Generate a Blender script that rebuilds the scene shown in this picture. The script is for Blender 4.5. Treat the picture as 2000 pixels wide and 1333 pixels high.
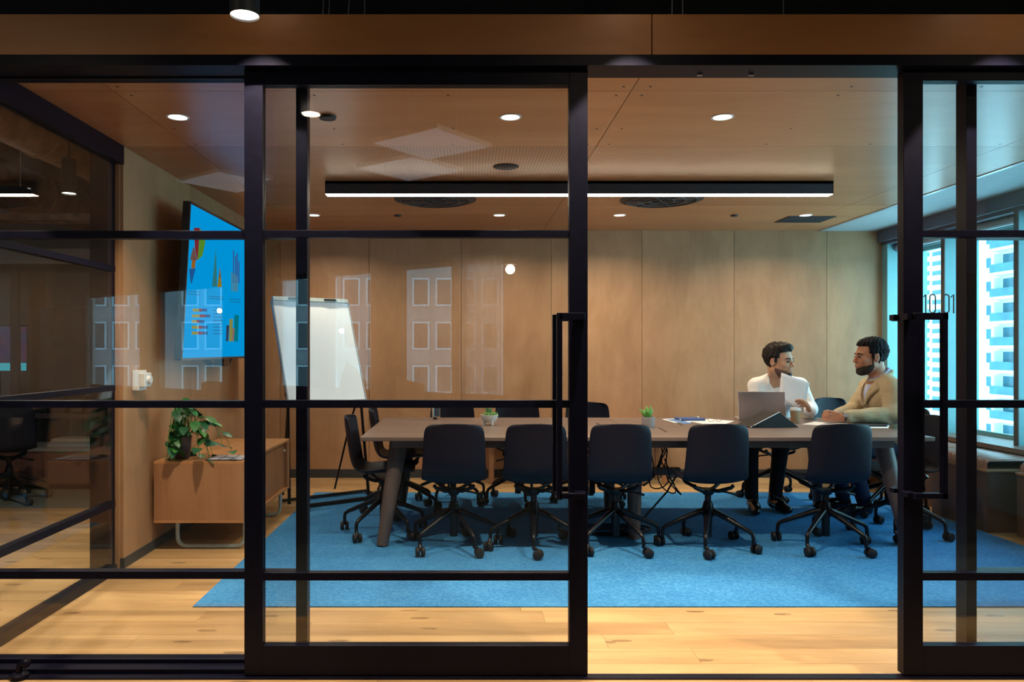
import bpy, math, random
import numpy as np
from mathutils import Vector, Matrix, Euler

scene = bpy.context.scene
for _o in list(bpy.data.objects):
    bpy.data.objects.remove(_o)
C = scene.collection
PI = math.pi

# ------------------------------------------------------------------ camera
# Frontal view; the optical axis meets the frame at (915, 683) of 2000 x 1333.
EYE = 1.3
FPX = 1500.0
cam = bpy.data.cameras.new('camera')
cam.sensor_fit = 'HORIZONTAL'
cam.sensor_width = 36.0
cam.lens = 36.0 * FPX / 2000.0
cam.shift_x = 85.0 / 2000.0
cam.shift_y = 17.0 / 2000.0
cam.clip_start = 0.05
cam.clip_end = 900
cam_o = bpy.data.objects.new('camera', cam)
cam_o.location = (0, 0, EYE)
cam_o.rotation_euler = (PI / 2, 0, 0)
C.objects.link(cam_o)
scene.camera = cam_o

# ------------------------------------------------------------------ world and exposure
world = bpy.data.worlds.new('world')
scene.world = world
world.use_nodes = True
_bg = world.node_tree.nodes['Background']
_bg.inputs[0].default_value = (0.38, 0.82, 1.0, 1)
_bg.inputs[1].default_value = 6.5
vs = scene.view_settings
vs.view_transform = 'Standard'
vs.look = 'None'
vs.gamma = 1.0
vs.use_curve_mapping = False
vs.exposure = 0.12
try:
    scene.cycles.transparent_max_bounces = 32
    scene.cycles.max_bounces = 10
    scene.cycles.sample_clamp_indirect = 6.0
except Exception:
    pass

LAMP = (1.0, 0.81, 0.57)          # warm white of the ceiling lamps
DOWN_W = 21.0                      # watts of a downlight
LINE_E = 27.0                      # emission of the linear lamp's diffuser

# ------------------------------------------------------------------ mesh helpers
def org(o):
    v = Vector((0, 0, 0))
    while o is not None:
        v = v + o.location
        o = o.parent
    return v

def tag(o, label=None, cat=None, group=None, kind=None):
    if label: o['label'] = label
    if cat: o['category'] = cat
    if group: o['group'] = group
    if kind: o['kind'] = kind
    return o

def thing(name, loc, label, cat, group=None, rz=0.0):
    o = bpy.data.objects.new(name, None)
    o.empty_display_size = 0.1
    o.location = loc
    o.rotation_euler = (0, 0, rz)
    C.objects.link(o)
    return tag(o, label, cat, group)

def link(name, me, parent=None, loc=(0, 0, 0), rot=(0, 0, 0), scale=(1, 1, 1)):
    o = bpy.data.objects.new(name, me)
    C.objects.link(o)
    if parent is not None: o.parent = parent
    o.location = loc; o.rotation_euler = rot; o.scale = scale
    return o

def copy_tree(o, parent=None):
    c = o.copy()
    C.objects.link(c)
    c.parent = parent
    for ch in list(o.children):
        copy_tree(ch, c)
    return c

class MB:
    def __init__(s):
        s.v = []; s.f = []
    def add(s, vs_, fs):
        n = len(s.v)
        s.v += [tuple(p) for p in vs_]
        s.f += [tuple(i + n for i in f) for f in fs]
        return s
    def box(s, x0, x1, y0, y1, z0, z1):
        if x0 > x1: x0, x1 = x1, x0
        if y0 > y1: y0, y1 = y1, y0
        if z0 > z1: z0, z1 = z1, z0
        return s.add([(x0, y0, z0), (x1, y0, z0), (x1, y1, z0), (x0, y1, z0),
                      (x0, y0, z1), (x1, y0, z1), (x1, y1, z1), (x0, y1, z1)],
                     [(0, 3, 2, 1), (4, 5, 6, 7), (0, 1, 5, 4), (1, 2, 6, 5), (2, 3, 7, 6), (3, 0, 4, 7)])
    def obox(s, c, u, v, w):
        c, u, v, w = map(Vector, (c, u, v, w))
        p = [c + u * a + v * b + w * d for d in (-1, 1) for (a, b) in ((-1, -1), (1, -1), (1, 1), (-1, 1))]
        f = [(0, 3, 2, 1), (4, 5, 6, 7), (0, 1, 5, 4), (1, 2, 6, 5), (2, 3, 7, 6), (3, 0, 4, 7)]
        if u.cross(v).dot(w) < 0: f = [tuple(reversed(q)) for q in f]
        return s.add(p, f)
    def extrude(s, pts, d):
        pts = [Vector(p) for p in pts]; d = Vector(d); n = len(pts)
        nrm = Vector((0, 0, 0))
        for i in range(n): nrm += pts[i].cross(pts[(i + 1) % n])
        if nrm.dot(d) > 0: pts = list(reversed(pts))
        vs_ = pts + [p + d for p in pts]
        fs = [tuple(range(n)), tuple(range(2 * n - 1, n - 1, -1))]
        for i in range(n):
            j = (i + 1) % n
            fs.append((j, i, i + n, j + n))
        return s.add(vs_, fs)
    def tube(s, path, r, n=8, caps=True, closed=False):
        path = [Vector(p) for p in path]; m = len(path)
        rs = r if isinstance(r, (list, tuple)) else [r] * m
        vs_ = []; fs = []
        ref = None
        for i, p in enumerate(path):
            if closed: t = path[(i + 1) % m] - path[i - 1]
            else: t = path[min(i + 1, m - 1)] - path[max(i - 1, 0)]
            t = t.normalized() if t.length > 1e-9 else Vector((0, 0, 1))
            if ref is None:
                ref = Vector((0, 0, 1)) if abs(t.z) < 0.9 else Vector((1, 0, 0))
            a = (ref - t * ref.dot(t))
            a = a.normalized() if a.length > 1e-6 else t.orthogonal().normalized()
            ref = a
            b = t.cross(a)
            for k in range(n):
                q = 2 * PI * k / n
                vs_.append(p + (a * math.cos(q) + b * math.sin(q)) * rs[i])
        for i in range(m if closed else m - 1):
            for k in range(n):
                k2 = (k + 1) % n; i2 = (i + 1) % m
                fs.append((i * n + k, i * n + k2, i2 * n + k2, i2 * n + k))
        if caps and not closed:
            fs.append(tuple(range(n - 1, -1, -1)))
            fs.append(tuple(range((m - 1) * n, m * n)))
        return s.add(vs_, fs)
    def cyl(s, a, b, ra, rb=None, n=16):
        return s.tube([a, b], [ra, ra if rb is None else rb], n)
    def lathe(s, prof, c=(0, 0, 0), n=24):
        c = Vector(c); vs_ = []; fs = []
        for (r, z) in prof:
            for k in range(n):
                q = 2 * PI * k / n
                vs_.append(c + Vector((r * math.cos(q), r * math.sin(q), z)))
        m = len(prof)
        for i in range(m - 1):
            for k in range(n):
                k2 = (k + 1) % n
                fs.append((i * n + k, i * n + k2, (i + 1) * n + k2, (i + 1) * n + k))
        if prof[0][0] > 1e-6: fs.append(tuple(range(n - 1, -1, -1)))
        if prof[-1][0] > 1e-6: fs.append(tuple(range((m - 1) * n, m * n)))
        return s.add(vs_, fs)
    def grid(s, P, closed=False):
        r = len(P); c = len(P[0])
        vs_ = [p for row in P for p in row]
        fs = []
        for i in range(r - 1):
            for j in range(c - 1 + (1 if closed else 0)):
                j2 = (j + 1) % c
                fs.append((i * c + j, i * c + j2, (i + 1) * c + j2, (i + 1) * c + j))
        return s.add(vs_, fs)
    def sphere(s, c, r, n=16, m=10):
        rx, ry, rz = (r, r, r) if not isinstance(r, (list, tuple)) else r
        c = Vector(c)
        P = []
        for i in range(m + 1):
            th = PI * i / m - PI / 2
            P.append([c + Vector((rx * math.cos(th) * math.cos(2 * PI * k / n), ry * math.cos(th) * math.sin(2 * PI * k / n), rz * math.sin(th))) for k in range(n)])
        return s.grid(P, True)
    def mesh(s, name, mat, smooth=False, off=(0, 0, 0)):
        me = bpy.data.meshes.new(name)
        ox, oy, oz = off
        me.from_pydata([(x - ox, y - oy, z - oz) for (x, y, z) in s.v], [], s.f)
        me.validate()
        if mat is not None: me.materials.append(mat)
        if smooth:
            me.polygons.foreach_set('use_smooth', [True] * len(me.polygons))
            if smooth is not True:
                me.set_sharp_from_angle(angle=math.radians(smooth))
        me.update()
        return me
    def build(s, name, mat, parent=None, smooth=False, bevel=0.0, label=None, base=False, **kw):
        if base and parent is None:
            a = np.array(s.v); off = Vector(((a[:, 0].min() + a[:, 0].max()) / 2, (a[:, 1].min() + a[:, 1].max()) / 2, a[:, 2].min()))
            o = link(name, s.mesh(name, mat, smooth, off), None, off)
        else:
            o = link(name, s.mesh(name, mat, smooth, org(parent)), parent)
        if bevel:
            m = o.modifiers.new('bevel', 'BEVEL'); m.width = bevel; m.segments = 2; m.limit_method = 'ANGLE'; m.angle_limit = math.radians(40)
        if label: o['label'] = label
        if kw: tag(o, **kw)
        return o

def B(*a): return MB().box(*a)

def structure(name, mb, mat, label, parent=None, cat='wall', **kw):
    o = mb.build(name, mat, parent, **kw)
    return tag(o, label, cat, None, 'structure')

# where a pixel of the 2000 x 1333 frame lies at depth y, used only to read sizes off the photo
def PX(px, y): return (px - 915.0) * y / FPX
def PZ(py, y): return EYE + (683.0 - py) * y / FPX

# ------------------------------------------------------------------ materials
class NT:
    def __init__(s, name):
        s.m = bpy.data.materials.new(name); s.m.use_nodes = True
        s.t = s.m.node_tree; s.n = s.t.nodes; s.b = s.n['Principled BSDF']; s.out = s.n['Material Output']
    def node(s, typ, **kw):
        x = s.n.new(typ)
        for k, v in kw.items(): setattr(x, k, v)
        return x
    def l(s, a, b): s.t.links.new(a, b)
    def math(s, op, a, b=None):
        x = s.node('ShaderNodeMath', operation=op)
        for i, q in enumerate((a, b)):
            if q is None: continue
            if isinstance(q, (int, float)): x.inputs[i].default_value = q
            else: s.l(q, x.inputs[i])
        return x.outputs[0]
    def pos(s, scale=(1, 1, 1), rnd=True, rot=(0, 0, 0)):
        g = s.node('ShaderNodeNewGeometry')
        src = g.outputs['Position']
        if rnd:
            oi = s.node('ShaderNodeObjectInfo')
            mu = s.node('ShaderNodeVectorMath', operation='MULTIPLY_ADD')
            cx = s.node('ShaderNodeCombineXYZ')
            for i in range(3): s.l(oi.outputs['Random'], cx.inputs[i])
            s.l(cx.outputs[0], mu.inputs[0]); mu.inputs[1].default_value = (37.0, 53.0, 71.0); s.l(src, mu.inputs[2])
            src = mu.outputs[0]
        mp = s.node('ShaderNodeMapping'); mp.inputs['Scale'].default_value = scale; mp.inputs['Rotation'].default_value = rot
        s.l(src, mp.inputs['Vector'])
        return mp.outputs[0]
    def noise(s, vec, scale=1.0, detail=4.0, rough=0.55, dist=0.0):
        x = s.node('ShaderNodeTexNoise'); x.inputs['Scale'].default_value = scale; x.inputs['Detail'].default_value = detail
        x.inputs['Roughness'].default_value = rough; x.inputs['Distortion'].default_value = dist
        if vec is not None: s.l(vec, x.inputs['Vector'])
        return x.outputs['Fac']
    def ramp(s, fac, stops):
        x = s.node('ShaderNodeValToRGB'); r = x.color_ramp
        while len(r.elements) < len(stops): r.elements.new(0.5)
        for e, (p, c) in zip(r.elements, stops):
            e.position = p; e.color = (c[0], c[1], c[2], 1)
        s.l(fac, x.inputs[0]); return x.outputs[0]
    def mix(s, fac, a, b, op='MIX'):
        x = s.node('ShaderNodeMix', data_type='RGBA', blend_type=op)
        if isinstance(fac, (int, float)): x.inputs[0].default_value = fac
        else: s.l(fac, x.inputs[0])
        for i, q in ((6, a), (7, b)):
            if isinstance(q, tuple): x.inputs[i].default_value = (q[0], q[1], q[2], 1)
            else: s.l(q, x.inputs[i])
        return x.outputs[2]
    def bump(s, h, strength=0.2, dist=0.002):
        x = s.node('ShaderNodeBump'); x.inputs['Strength'].default_value = strength; x.inputs['Distance'].default_value = dist
        s.l(h, x.inputs['Height']); s.l(x.outputs[0], s.b.inputs['Normal'])

def plain(name, col, rough=0.5, metal=0.0, var=0.08, scale=12.0, spec=0.5, bump=0.0, coat=0.0):
    t = NT(name)
    f = t.noise(t.pos(rnd=True), scale, 4)
    lo = tuple(max(0, c * (1 - var)) for c in col); hi = tuple(min(1, c * (1 + var)) for c in col)
    t.l(t.ramp(f, [(0.3, lo), (0.7, hi)]), t.b.inputs['Base Color'])
    t.b.inputs['Roughness'].default_value = rough
    t.b.inputs['Metallic'].default_value = metal
    t.b.inputs['Specular IOR Level'].default_value = spec
    if coat: t.b.inputs['Coat Weight'].default_value = coat
    if bump: t.bump(t.noise(t.pos(rnd=True), scale * 14, 3), bump, 0.001)
    return t.m

def emit(name, col, strength):
    t = NT(name)
    e = t.node('ShaderNodeEmission'); e.inputs[0].default_value = (*col, 1); e.inputs[1].default_value = strength
    t.l(e.outputs[0], t.out.inputs[0])
    return t.m

def wood(name, dark, mid, light, stretch=(1, 1, 1), rough=0.45, tone=0.0, knots=False, holes=0.0, figure=1.0, coat=0.0, blotch=0.0):
    """stretch: small number = the grain runs along that axis"""
    t = NT(name)
    v = t.pos(stretch)
    big = t.noise(v, 2.2 * figure, 3, 0.5, 1.2)
    fine = t.noise(v, 26.0, 5, 0.65, 0.3)
    f = t.math('ADD', t.math('MULTIPLY', big, 0.68), t.math('MULTIPLY', fine, 0.32))
    if blotch:
        bl = t.noise(t.pos((1.6, 1.6, 0.9)), 2.0, 5, 0.6, 0.6)
        f = t.math('ADD', t.math('MULTIPLY', f, 1 - blotch), t.math('MULTIPLY', bl, blotch))
    col = t.ramp(f, [(0.32, dark), (0.5, mid), (0.68, light)])
    if tone:
        oi = t.node('ShaderNodeObjectInfo')
        hsv = t.node('ShaderNodeHueSaturation')
        t.l(t.math('ADD', t.math('MULTIPLY', oi.outputs['Random'], tone), 1.0 - tone / 2), hsv.inputs['Value'])
        t.l(col, hsv.inputs['Color']); col = hsv.outputs[0]
    if knots:
        k = t.node('ShaderNodeTexVoronoi', voronoi_dimensions='2D'); k.inputs['Scale'].default_value = 1.0
        t.l(t.pos((1.3, 4.2, 1.0)), k.inputs['Vector'])
        kf = t.math('LESS_THAN', k.outputs['Distance'], 0.06)
        n2 = t.noise(t.pos((3, 16, 3)), 3, 4)
        kf = t.math('MULTIPLY', kf, t.math('GREATER_THAN', n2, 0.42))
        col = t.mix(t.math('MULTIPLY', kf, 0.65), col, (dark[0] * 0.35, dark[1] * 0.3, dark[2] * 0.25))
    if holes:
        g = t.node('ShaderNodeNewGeometry')
        sc = t.node('ShaderNodeVectorMath', operation='SCALE'); sc.inputs[3].default_value = 1.0 / holes
        t.l(g.outputs['Position'], sc.inputs[0])
        fr = t.node('ShaderNodeVectorMath', operation='FRACTION'); t.l(sc.outputs[0], fr.inputs[0])
        sx = t.node('ShaderNodeSeparateXYZ'); t.l(fr.outputs[0], sx.inputs[0])
        a = t.math('SUBTRACT', sx.outputs[0], 0.5); b = t.math('SUBTRACT', sx.outputs[1], 0.5)
        d = t.math('ADD', t.math('MULTIPLY', a, a), t.math('MULTIPLY', b, b))
        col = t.mix(t.math('LESS_THAN', d, 0.062), col, (dark[0] * 0.12, dark[1] * 0.1, dark[2] * 0.1))
    t.l(col, t.b.inputs['Base Color'])
    t.b.inputs['Roughness'].default_value = rough
    if coat:
        t.b.inputs['Coat Weight'].default_value = coat; t.b.inputs['Coat Roughness'].default_value = 0.25
    t.bump(fine, 0.08, 0.001)
    return t.m

def pane_glass(name, tint=(0.93, 0.95, 0.96), r0=0.058):
    t = NT(name)
    g = t.node('ShaderNodeNewGeometry')
    d = t.node('ShaderNodeVectorMath', operation='DOT_PRODUCT')
    t.l(g.outputs['Normal'], d.inputs[0]); t.l(g.outputs['Incoming'], d.inputs[1])
    c = t.math('ABSOLUTE', d.outputs['Value'])
    f = t.math('ADD', t.math('MULTIPLY', t.math('POWER', t.math('SUBTRACT', 1.0, c), 5.0), 1.0 - r0), r0)
    tr = t.node('ShaderNodeBsdfTransparent'); tr.inputs[0].default_value = (*tint, 1)
    gl = t.node('ShaderNodeBsdfGlossy'); gl.inputs['Roughness'].default_value = 0.0
    mx = t.node('ShaderNodeMixShader')
    t.l(f, mx.inputs[0]); t.l(tr.outputs[0], mx.inputs[1]); t.l(gl.outputs[0], mx.inputs[2])
    t.l(mx.outputs[0], t.out.inputs[0])
    return t.m

M = {}
M['frame'] = plain('black_steel', (0.0035, 0.0035, 0.012), 0.4, 0.0, 0.2, 30, 0.12)
M['glass'] = pane_glass('clear_glass')
M['winglass'] = pane_glass('window_glass', (0.95, 0.98, 0.98), 0.02)
M['plywall'] = wood('birch_wall_ply', (0.32, 0.160, 0.074), (0.42, 0.226, 0.112), (0.51, 0.288, 0.152), (1.0, 1.0, 0.22), 0.5, 0.10, blotch=0.45)
M['plyceil'] = wood('birch_ceiling_ply', (0.41, 0.148, 0.050), (0.49, 0.19, 0.070), (0.56, 0.235, 0.092), (0.16, 1.0, 1.0), 0.34, 0.06, coat=0.35)
M['plyperf'] = wood('perforated_ply', (0.41, 0.148, 0.050), (0.49, 0.19, 0.070), (0.56, 0.235, 0.092), (0.16, 1.0, 1.0), 0.36, 0.06, holes=0.02, coat=0.3)
M['fascia'] = wood('fascia_ply', (0.36, 0.125, 0.030), (0.44, 0.162, 0.040), (0.52, 0.205, 0.056), (0.2, 1.0, 1.0), 0.45, 0.05)
M['plank'] = wood('oak_plank', (0.32, 0.182, 0.075), (0.455, 0.275, 0.120), (0.55, 0.355, 0.172), (0.22, 2.4, 1.0), 0.42, 0.30, knots=True)
M['oak'] = wood('oak_veneer', (0.29, 0.132, 0.062), (0.40, 0.195, 0.092), (0.48, 0.25, 0.122), (2.0, 1.0, 0.22), 0.42, blotch=0.3)
M['oaktop'] = wood('oak_veneer_flat', (0.42, 0.19, 0.075), (0.52, 0.25, 0.10), (0.60, 0.31, 0.13), (2.0, 0.22, 1.0), 0.4)
M['table'] = wood('walnut_grey_tabletop', (0.125, 0.085, 0.072), (0.165, 0.115, 0.098), (0.205, 0.147, 0.125), (0.16, 1.6, 1.0), 0.38)
M['tableleg'] = wood('stained_ash_leg', (0.06, 0.042, 0.04), (0.085, 0.062, 0.058), (0.115, 0.085, 0.078), (2, 2, 0.2), 0.4)
M['joint'] = plain('dark_joint', (0.03, 0.018, 0.01), 0.9)
M['black'] = plain('black_paint', (0.010, 0.010, 0.014), 0.8, 0, 0.2, 6)
M['slab'] = plain('dark_soffit', (0.05, 0.038, 0.032), 0.85, 0, 0.35, 3)
M['base'] = plain('dark_skirting', (0.035, 0.04, 0.05), 0.5)
M['white'] = plain('white_plastic', (0.75, 0.76, 0.76), 0.4, 0, 0.03)
M['soffit'] = plain('white_plaster', (0.36, 0.43, 0.46), 0.6, 0, 0.03)
M['teal'] = plain('pale_mullion_paint', (0.20, 0.44, 0.47), 0.5, 0, 0.04)
M['pelmet'] = plain('dark_pelmet', (0.10, 0.12, 0.17), 0.6, 0, 0.06)
M['shell'] = plain('black_shell', (0.005, 0.006, 0.015), 0.5, 0, 0.12, 40, 0.22, 0.1)
M['chairmetal'] = plain('black_metal', (0.004, 0.004, 0.007), 0.3, 0.0, 0.15, 30, 0.25)
M['caster'] = plain('black_rubber', (0.012, 0.012, 0.015), 0.55, 0, 0.1, 12, 0.3)
M['tv'] = plain('tv_bezel', (0.02, 0.018, 0.02), 0.25, 0, 0.1, 20, 0.6)
M['lampbody'] = plain('charcoal_lamp', (0.03, 0.032, 0.04), 0.5)
M['grille'] = plain('dark_grille', (0.02, 0.022, 0.026), 0.6)
M['lens'] = emit('lamp_lens', (1.0, 0.90, 0.74), 9.0)
M['lineglow'] = emit('line_diffuser', (1.0, 0.83, 0.62), LINE_E)
M['silver'] = plain('aluminium', (0.62, 0.58, 0.60), 0.32, 0.85, 0.03)
M['paper'] = plain('paper', (0.82, 0.83, 0.86), 0.7, 0, 0.02)
M['whiteboard'] = plain('whiteboard', (0.84, 0.91, 0.96), 0.25, 0, 0.01)
M['tubegrey'] = plain('grey_blue_tube', (0.42, 0.52, 0.54), 0.35, 0.2, 0.04)
M['leather'] = plain('brown_leather', (0.30, 0.165, 0.125), 0.30, 0, 0.15, 20, 0.5, 0.1)
M['benchbox'] = wood('dark_bench_ply', (0.10, 0.05, 0.035), (0.15, 0.075, 0.05), (0.19, 0.10, 0.066), (0.3, 0.3, 1), 0.5)

def _rug():
    t = NT('blue_carpet')
    v = t.pos(rnd=False)
    a = t.noise(v, 55, 5, 0.7); b = t.noise(v, 3, 3)
    f = t.math('ADD', t.math('MULTIPLY', a, 0.8), t.math('MULTIPLY', b, 0.2))
    t.l(t.ramp(f, [(0.3, (0.022, 0.135, 0.35)), (0.5, (0.044, 0.215, 0.48)), (0.7, (0.090, 0.32, 0.60))]), t.b.inputs['Base Color'])
    t.b.inputs['Roughness'].default_value = 0.95
    t.b.inputs['Specular IOR Level'].default_value = 0.1
    t.bump(t.noise(v, 300, 3), 0.5, 0.003)
    return t.m
M['rug'] = _rug()
# ------------------------------------------------------------------ shell of the building
XL, XR, YB, ZC = -2.05, 4.25, 7.80, 2.51
YD = 3.04                                    # front face of the sliding doors

# floor: concrete bed and oak planks laid along X
fl = structure('floor', B(-9, 4.6, -12, 11, -0.12, -0.018), M['joint'], 'oak plank floor running through corridor and meeting room', cat='floor')
rnd = random.Random(4)
RUG = (-1.39, 3.66, 3.87, 6.96)
def lay(x0, x1, y0, y1, rows_w=0.16, L=1.9):
    y = y0
    while y < y1 - 0.01:
        yb = min(y + rows_w, y1)
        x = x0 - rnd.random() * L * 0.9
        while x < x1:
            xe = x + L * (0.8 + 0.4 * rnd.random())
            a, b = max(x, x0), min(xe, x1)
            if b - a > 0.05 and not (a > RUG[0] + 0.1 and b < RUG[1] - 0.1 and y > RUG[2] + 0.1 and yb < RUG[3] - 0.1):
                g = 0.0006
                cx, cy = (a + b) / 2, (y + yb) / 2
                me = B(a + g - cx, b - g - cx, y + g - cy, yb - g - cy, -0.018, 0.0).mesh('plank', M['plank'])
                link('plank', me, fl, (cx, cy, 0))
            x = xe
        y = yb
lay(XL, XR, 3.18, YB)                        # meeting room
lay(-5.2, XL - 0.09, 3.18, 6.30)             # open office beside it
lay(-2.6, 4.2, 2.38, 3.18)                   # threshold and corridor
structure('trim_1', MB().box(-4.4, 4.5, 3.022, 3.068, 0.0, 0.005).box(-2.1, PX(477, YD), 3.068, 3.13, 0.0, 0.022), M['frame'], 'black metal floor track under the sliding doors', cat='track')
# carpet of the office and corridor beyond the planks
structure('floor_carpet', MB().box(-9, -2.15, 6.30, 11, -0.018, 0.001).box(-9, -5.2, 2.38, 6.30, -0.018, 0.001).box(-9, 4.5, -12, 2.38, -0.018, 0.0),
          plain('office_carpet', (0.10, 0.105, 0.085), 0.95, 0, 0.3, 60), 'grey green office carpet', cat='carpet')

rug = B(RUG[0], RUG[1], RUG[2], RUG[3], 0.0, 0.006).build('rug', M['rug'], None, base=True)
tag(rug, 'large bright blue rug under the meeting table and chairs', 'rug')

# concrete slab above everything, dark
structure('ceiling', B(-9, 4.6, -12, 11, 3.3, 3.5), M['slab'], 'dark exposed soffit over corridor and office')
structure('wall_plenum', MB().box(-2.3, 4.6, 3.30, 3.36, 2.56, 3.3).box(-2.22, -2.16, 3.36, 11, 2.56, 3.3), M['black'], 'black wall standing for the dark void above the timber fascia')  # black sheet put in for the darkness of the open void

# plywood fascia in separate boards
fa = tag(bpy.data.objects.new('trim_2', None), 'plywood fascia above the glass doors', 'fascia', None, 'structure'); C.objects.link(fa); fa.location = (0, 3.0, 2.45)
for (a, b) in ((-4.6, -1.95), (-1.945, PX(1273, 3.0) - 0.002), (PX(1274.5, 3.0), 3.15), (3.155, 4.5)):
    B(a, b, 3.0, 3.02, 2.454, 2.611).build('fascia_panel', M['fascia'], fa)
B(-4.6, 4.5, 3.021, 3.14, 2.45, 2.60).build('fascia_backing', M['black'], fa)
structure('trim_3', MB().box(-4.6, 4.5, 3.0, 3.14, 2.412, 2.453).box(-4.6, 4.5, 3.14, 3.30, 2.515, 2.6), M['frame'], 'black steel header track above the glass doors', cat='track')
# pair of small steel stops in the track
for i, px in enumerate((1366, 1466)):
    B(PX(px, 3.1) - 0.01, PX(px, 3.1) + 0.01, 3.09, 3.10, 2.405, 2.413).build('track_stop', M['silver'], None, base=True,
        ) ['label'] = ('small steel stop in the door track, nearer the open left door', 'small steel stop in the door track, middle of the opening')[i]
for o in [o for o in C.objects if o.name.startswith('track_stop')]: tag(o, None, 'stop', 'stops in the header track')

# walls of the meeting room
wb = structure('wall_back', B(-2.2, 4.6, YB + 0.022, YB + 0.12, -0.1, 3.3), M['joint'], 'plywood panelled back wall of the meeting room')
xs = [XL, PX(547, YB), PX(721, YB), PX(901, YB), PX(1077, YB), PX(1254, YB), PX(1434, YB), PX(1615, YB), XR]
for a, b in zip(xs[:-1], xs[1:]):
    B(a + 0.002, b - 0.002, YB, YB + 0.02, 0.085, ZC).build('wall_panel', M['plywall'], wb)
structure('baseboard_back', B(XL, XR, YB - 0.012, YB + 0.015, 0, 0.085), M['base'], 'dark skirting along the back wall', cat='skirting')
wl = structure('wall_left', B(-2.14, XL - 0.022, 4.57, YB + 0.1, -0.1, 2.6), M['joint'], 'plywood panelled left wall carrying the television')
ys = [4.56, 5.67, 6.75, YB]
for a, b in zip(ys[:-1], ys[1:]):
    B(XL - 0.02, XL, a + 0.002, b - 0.002, 0.06, ZC).build('wall_panel', M['plywall'], wl)
B(-2.096, XL - 0.021, 4.552, 4.568, 0.0, ZC).build('end_panel', M['plywall'], wl)
structure('baseboard_left', B(XL - 0.015, XL + 0.008, 4.56, YB, 0, 0.06), M['base'], 'dark skirting along the left wall', cat='skirting')

# ceiling panels of the meeting room
ce = structure('ceiling_room', B(XL - 0.05, 3.60, 3.14, YB + 0.02, ZC + 0.014, ZC + 0.03), M['joint'], 'plywood ceiling of the meeting room', cat='ceiling')
rows = [3.15, 3.59, 4.57, 6.44, YB]
cols = [XL, -1.66, 0.76, 3.18, 3.55]
for r in range(4):
    for c in range(4):
        B(cols[c] + 0.002, cols[c + 1] - 0.002, rows[r] + 0.0015, rows[r + 1] - 0.0015, ZC, ZC + 0.012).build('ceiling_panel', M['plyperf'] if r == 2 else M['plyceil'], ce)
sd = MB().lathe([(0.0, -0.001), (0.007, -0.001), (0.007, 0.0)], n=8).mesh('screw', M['grille'])
for x in (-1.62, -0.75, -0.1, 0.70, 0.82, 1.75, 2.35, 3.13):
    for y in (3.53, 3.65, 4.20, 4.52):
        link('screw', sd, ce, (x + 0.02 * rnd.random(), y, ZC))
structure('trim_4', MB().box(3.55, 3.58, 3.15, YB, ZC - 0.006, ZC + 0.02), M['silver'], 'thin metal strip between plywood ceiling and plaster soffit', cat='trim')
structure('ceiling_soffit', B(3.585, 4.16, 3.15, YB, ZC - 0.004, ZC + 0.02), M['soffit'], 'white plaster soffit along the windows', cat='ceiling')
structure('trim_5', MB().box(4.15, 4.19, 3.15, YB, 2.39, 2.55).box(4.19, 4.62, 3.15, YB, 2.36, 2.40), M['pelmet'], 'dark blue grey blind box above the windows', cat='pelmet')

# exterior wall and windows on the right
structure('wall_right', MB().box(4.34, 4.60, 3.1, YB + 0.1, -0.1, 0.53).box(4.40, 4.60, 3.1, YB + 0.1, 2.30, 3.3)
          .box(4.25, 4.60, 3.05, 3.22, 0, 3.3).box(4.20, 4.60, 7.70, YB + 0.1, 0, 2.5).box(4.3, 4.6, -9, 3.1, -0.1, 3.3), M['teal'], 'pale window wall on the right')
structure('trim_6', B(4.06, 4.45, 3.22, 7.70, 0.53, 0.565), plain('sill_brown', (0.20, 0.13, 0.10), 0.4), 'brown window sill above the bench', cat='sill')
FINS = [4.04, 4.95, 5.86, 6.77]
edges = [3.22] + FINS + [7.70]
for y in FINS:
    fo = structure('trim_7', B(4.20, 4.50, y, y + 0.045, 0.565, 2.36), M['teal'], 'pale vertical mullion between the windows', cat='mullion')
    fo['group'] = 'mullions of the window wall'
    B(4.192, 4.20, y - 0.002, y + 0.047, 0.565, 2.36).build('mullion_shade_edge', plain('mullion_shade_brown', (0.10, 0.075, 0.07), 0.5), fo)  # room-side edge of the fin; its shade is put into the brown
for i in range(5):
    a = edges[i] + (0.045 if i else 0.0); b = edges[i + 1]
    w = structure('window_%d' % (i + 1), MB().box(4.44, 4.48, a, b, 0.565, 0.60).box(4.44, 4.48, a, b, 2.26, 2.30)
                  .box(4.44, 4.48, a, a + 0.03, 0.60, 2.26).box(4.44, 4.48, b - 0.03, b, 0.60, 2.26), M['teal'],
                  'tall window beside the bench, %s from the back wall' % ('fifth', 'fourth', 'third', 'second', 'first')[i], cat='window')
    B(4.455, 4.463, a + 0.03, b - 0.03, 0.60, 2.26).build('pane', M['winglass'], w)
# roller blinds
for i in range(5):
    a = edges[i] + 0.07; b = edges[i + 1] - 0.02
    t = thing('roller_blind', (4.30, (a + b) / 2, 2.34), 'rolled up white blind above the window, %s from the back wall' % ('fifth', 'fourth', 'third', 'second', 'first')[i], 'blind', 'roller blinds')
    MB().cyl((4.30, a, 2.325), (4.30, b, 2.325), 0.035, n=20).build('roll', M['soffit'], t, smooth=40)
    for q in (a, b):
        MB().cyl((4.30, q - 0.008, 2.325), (4.30, q + 0.008, 2.325), 0.045, n=16).build('bracket', M['pelmet'], t, smooth=40)

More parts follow.
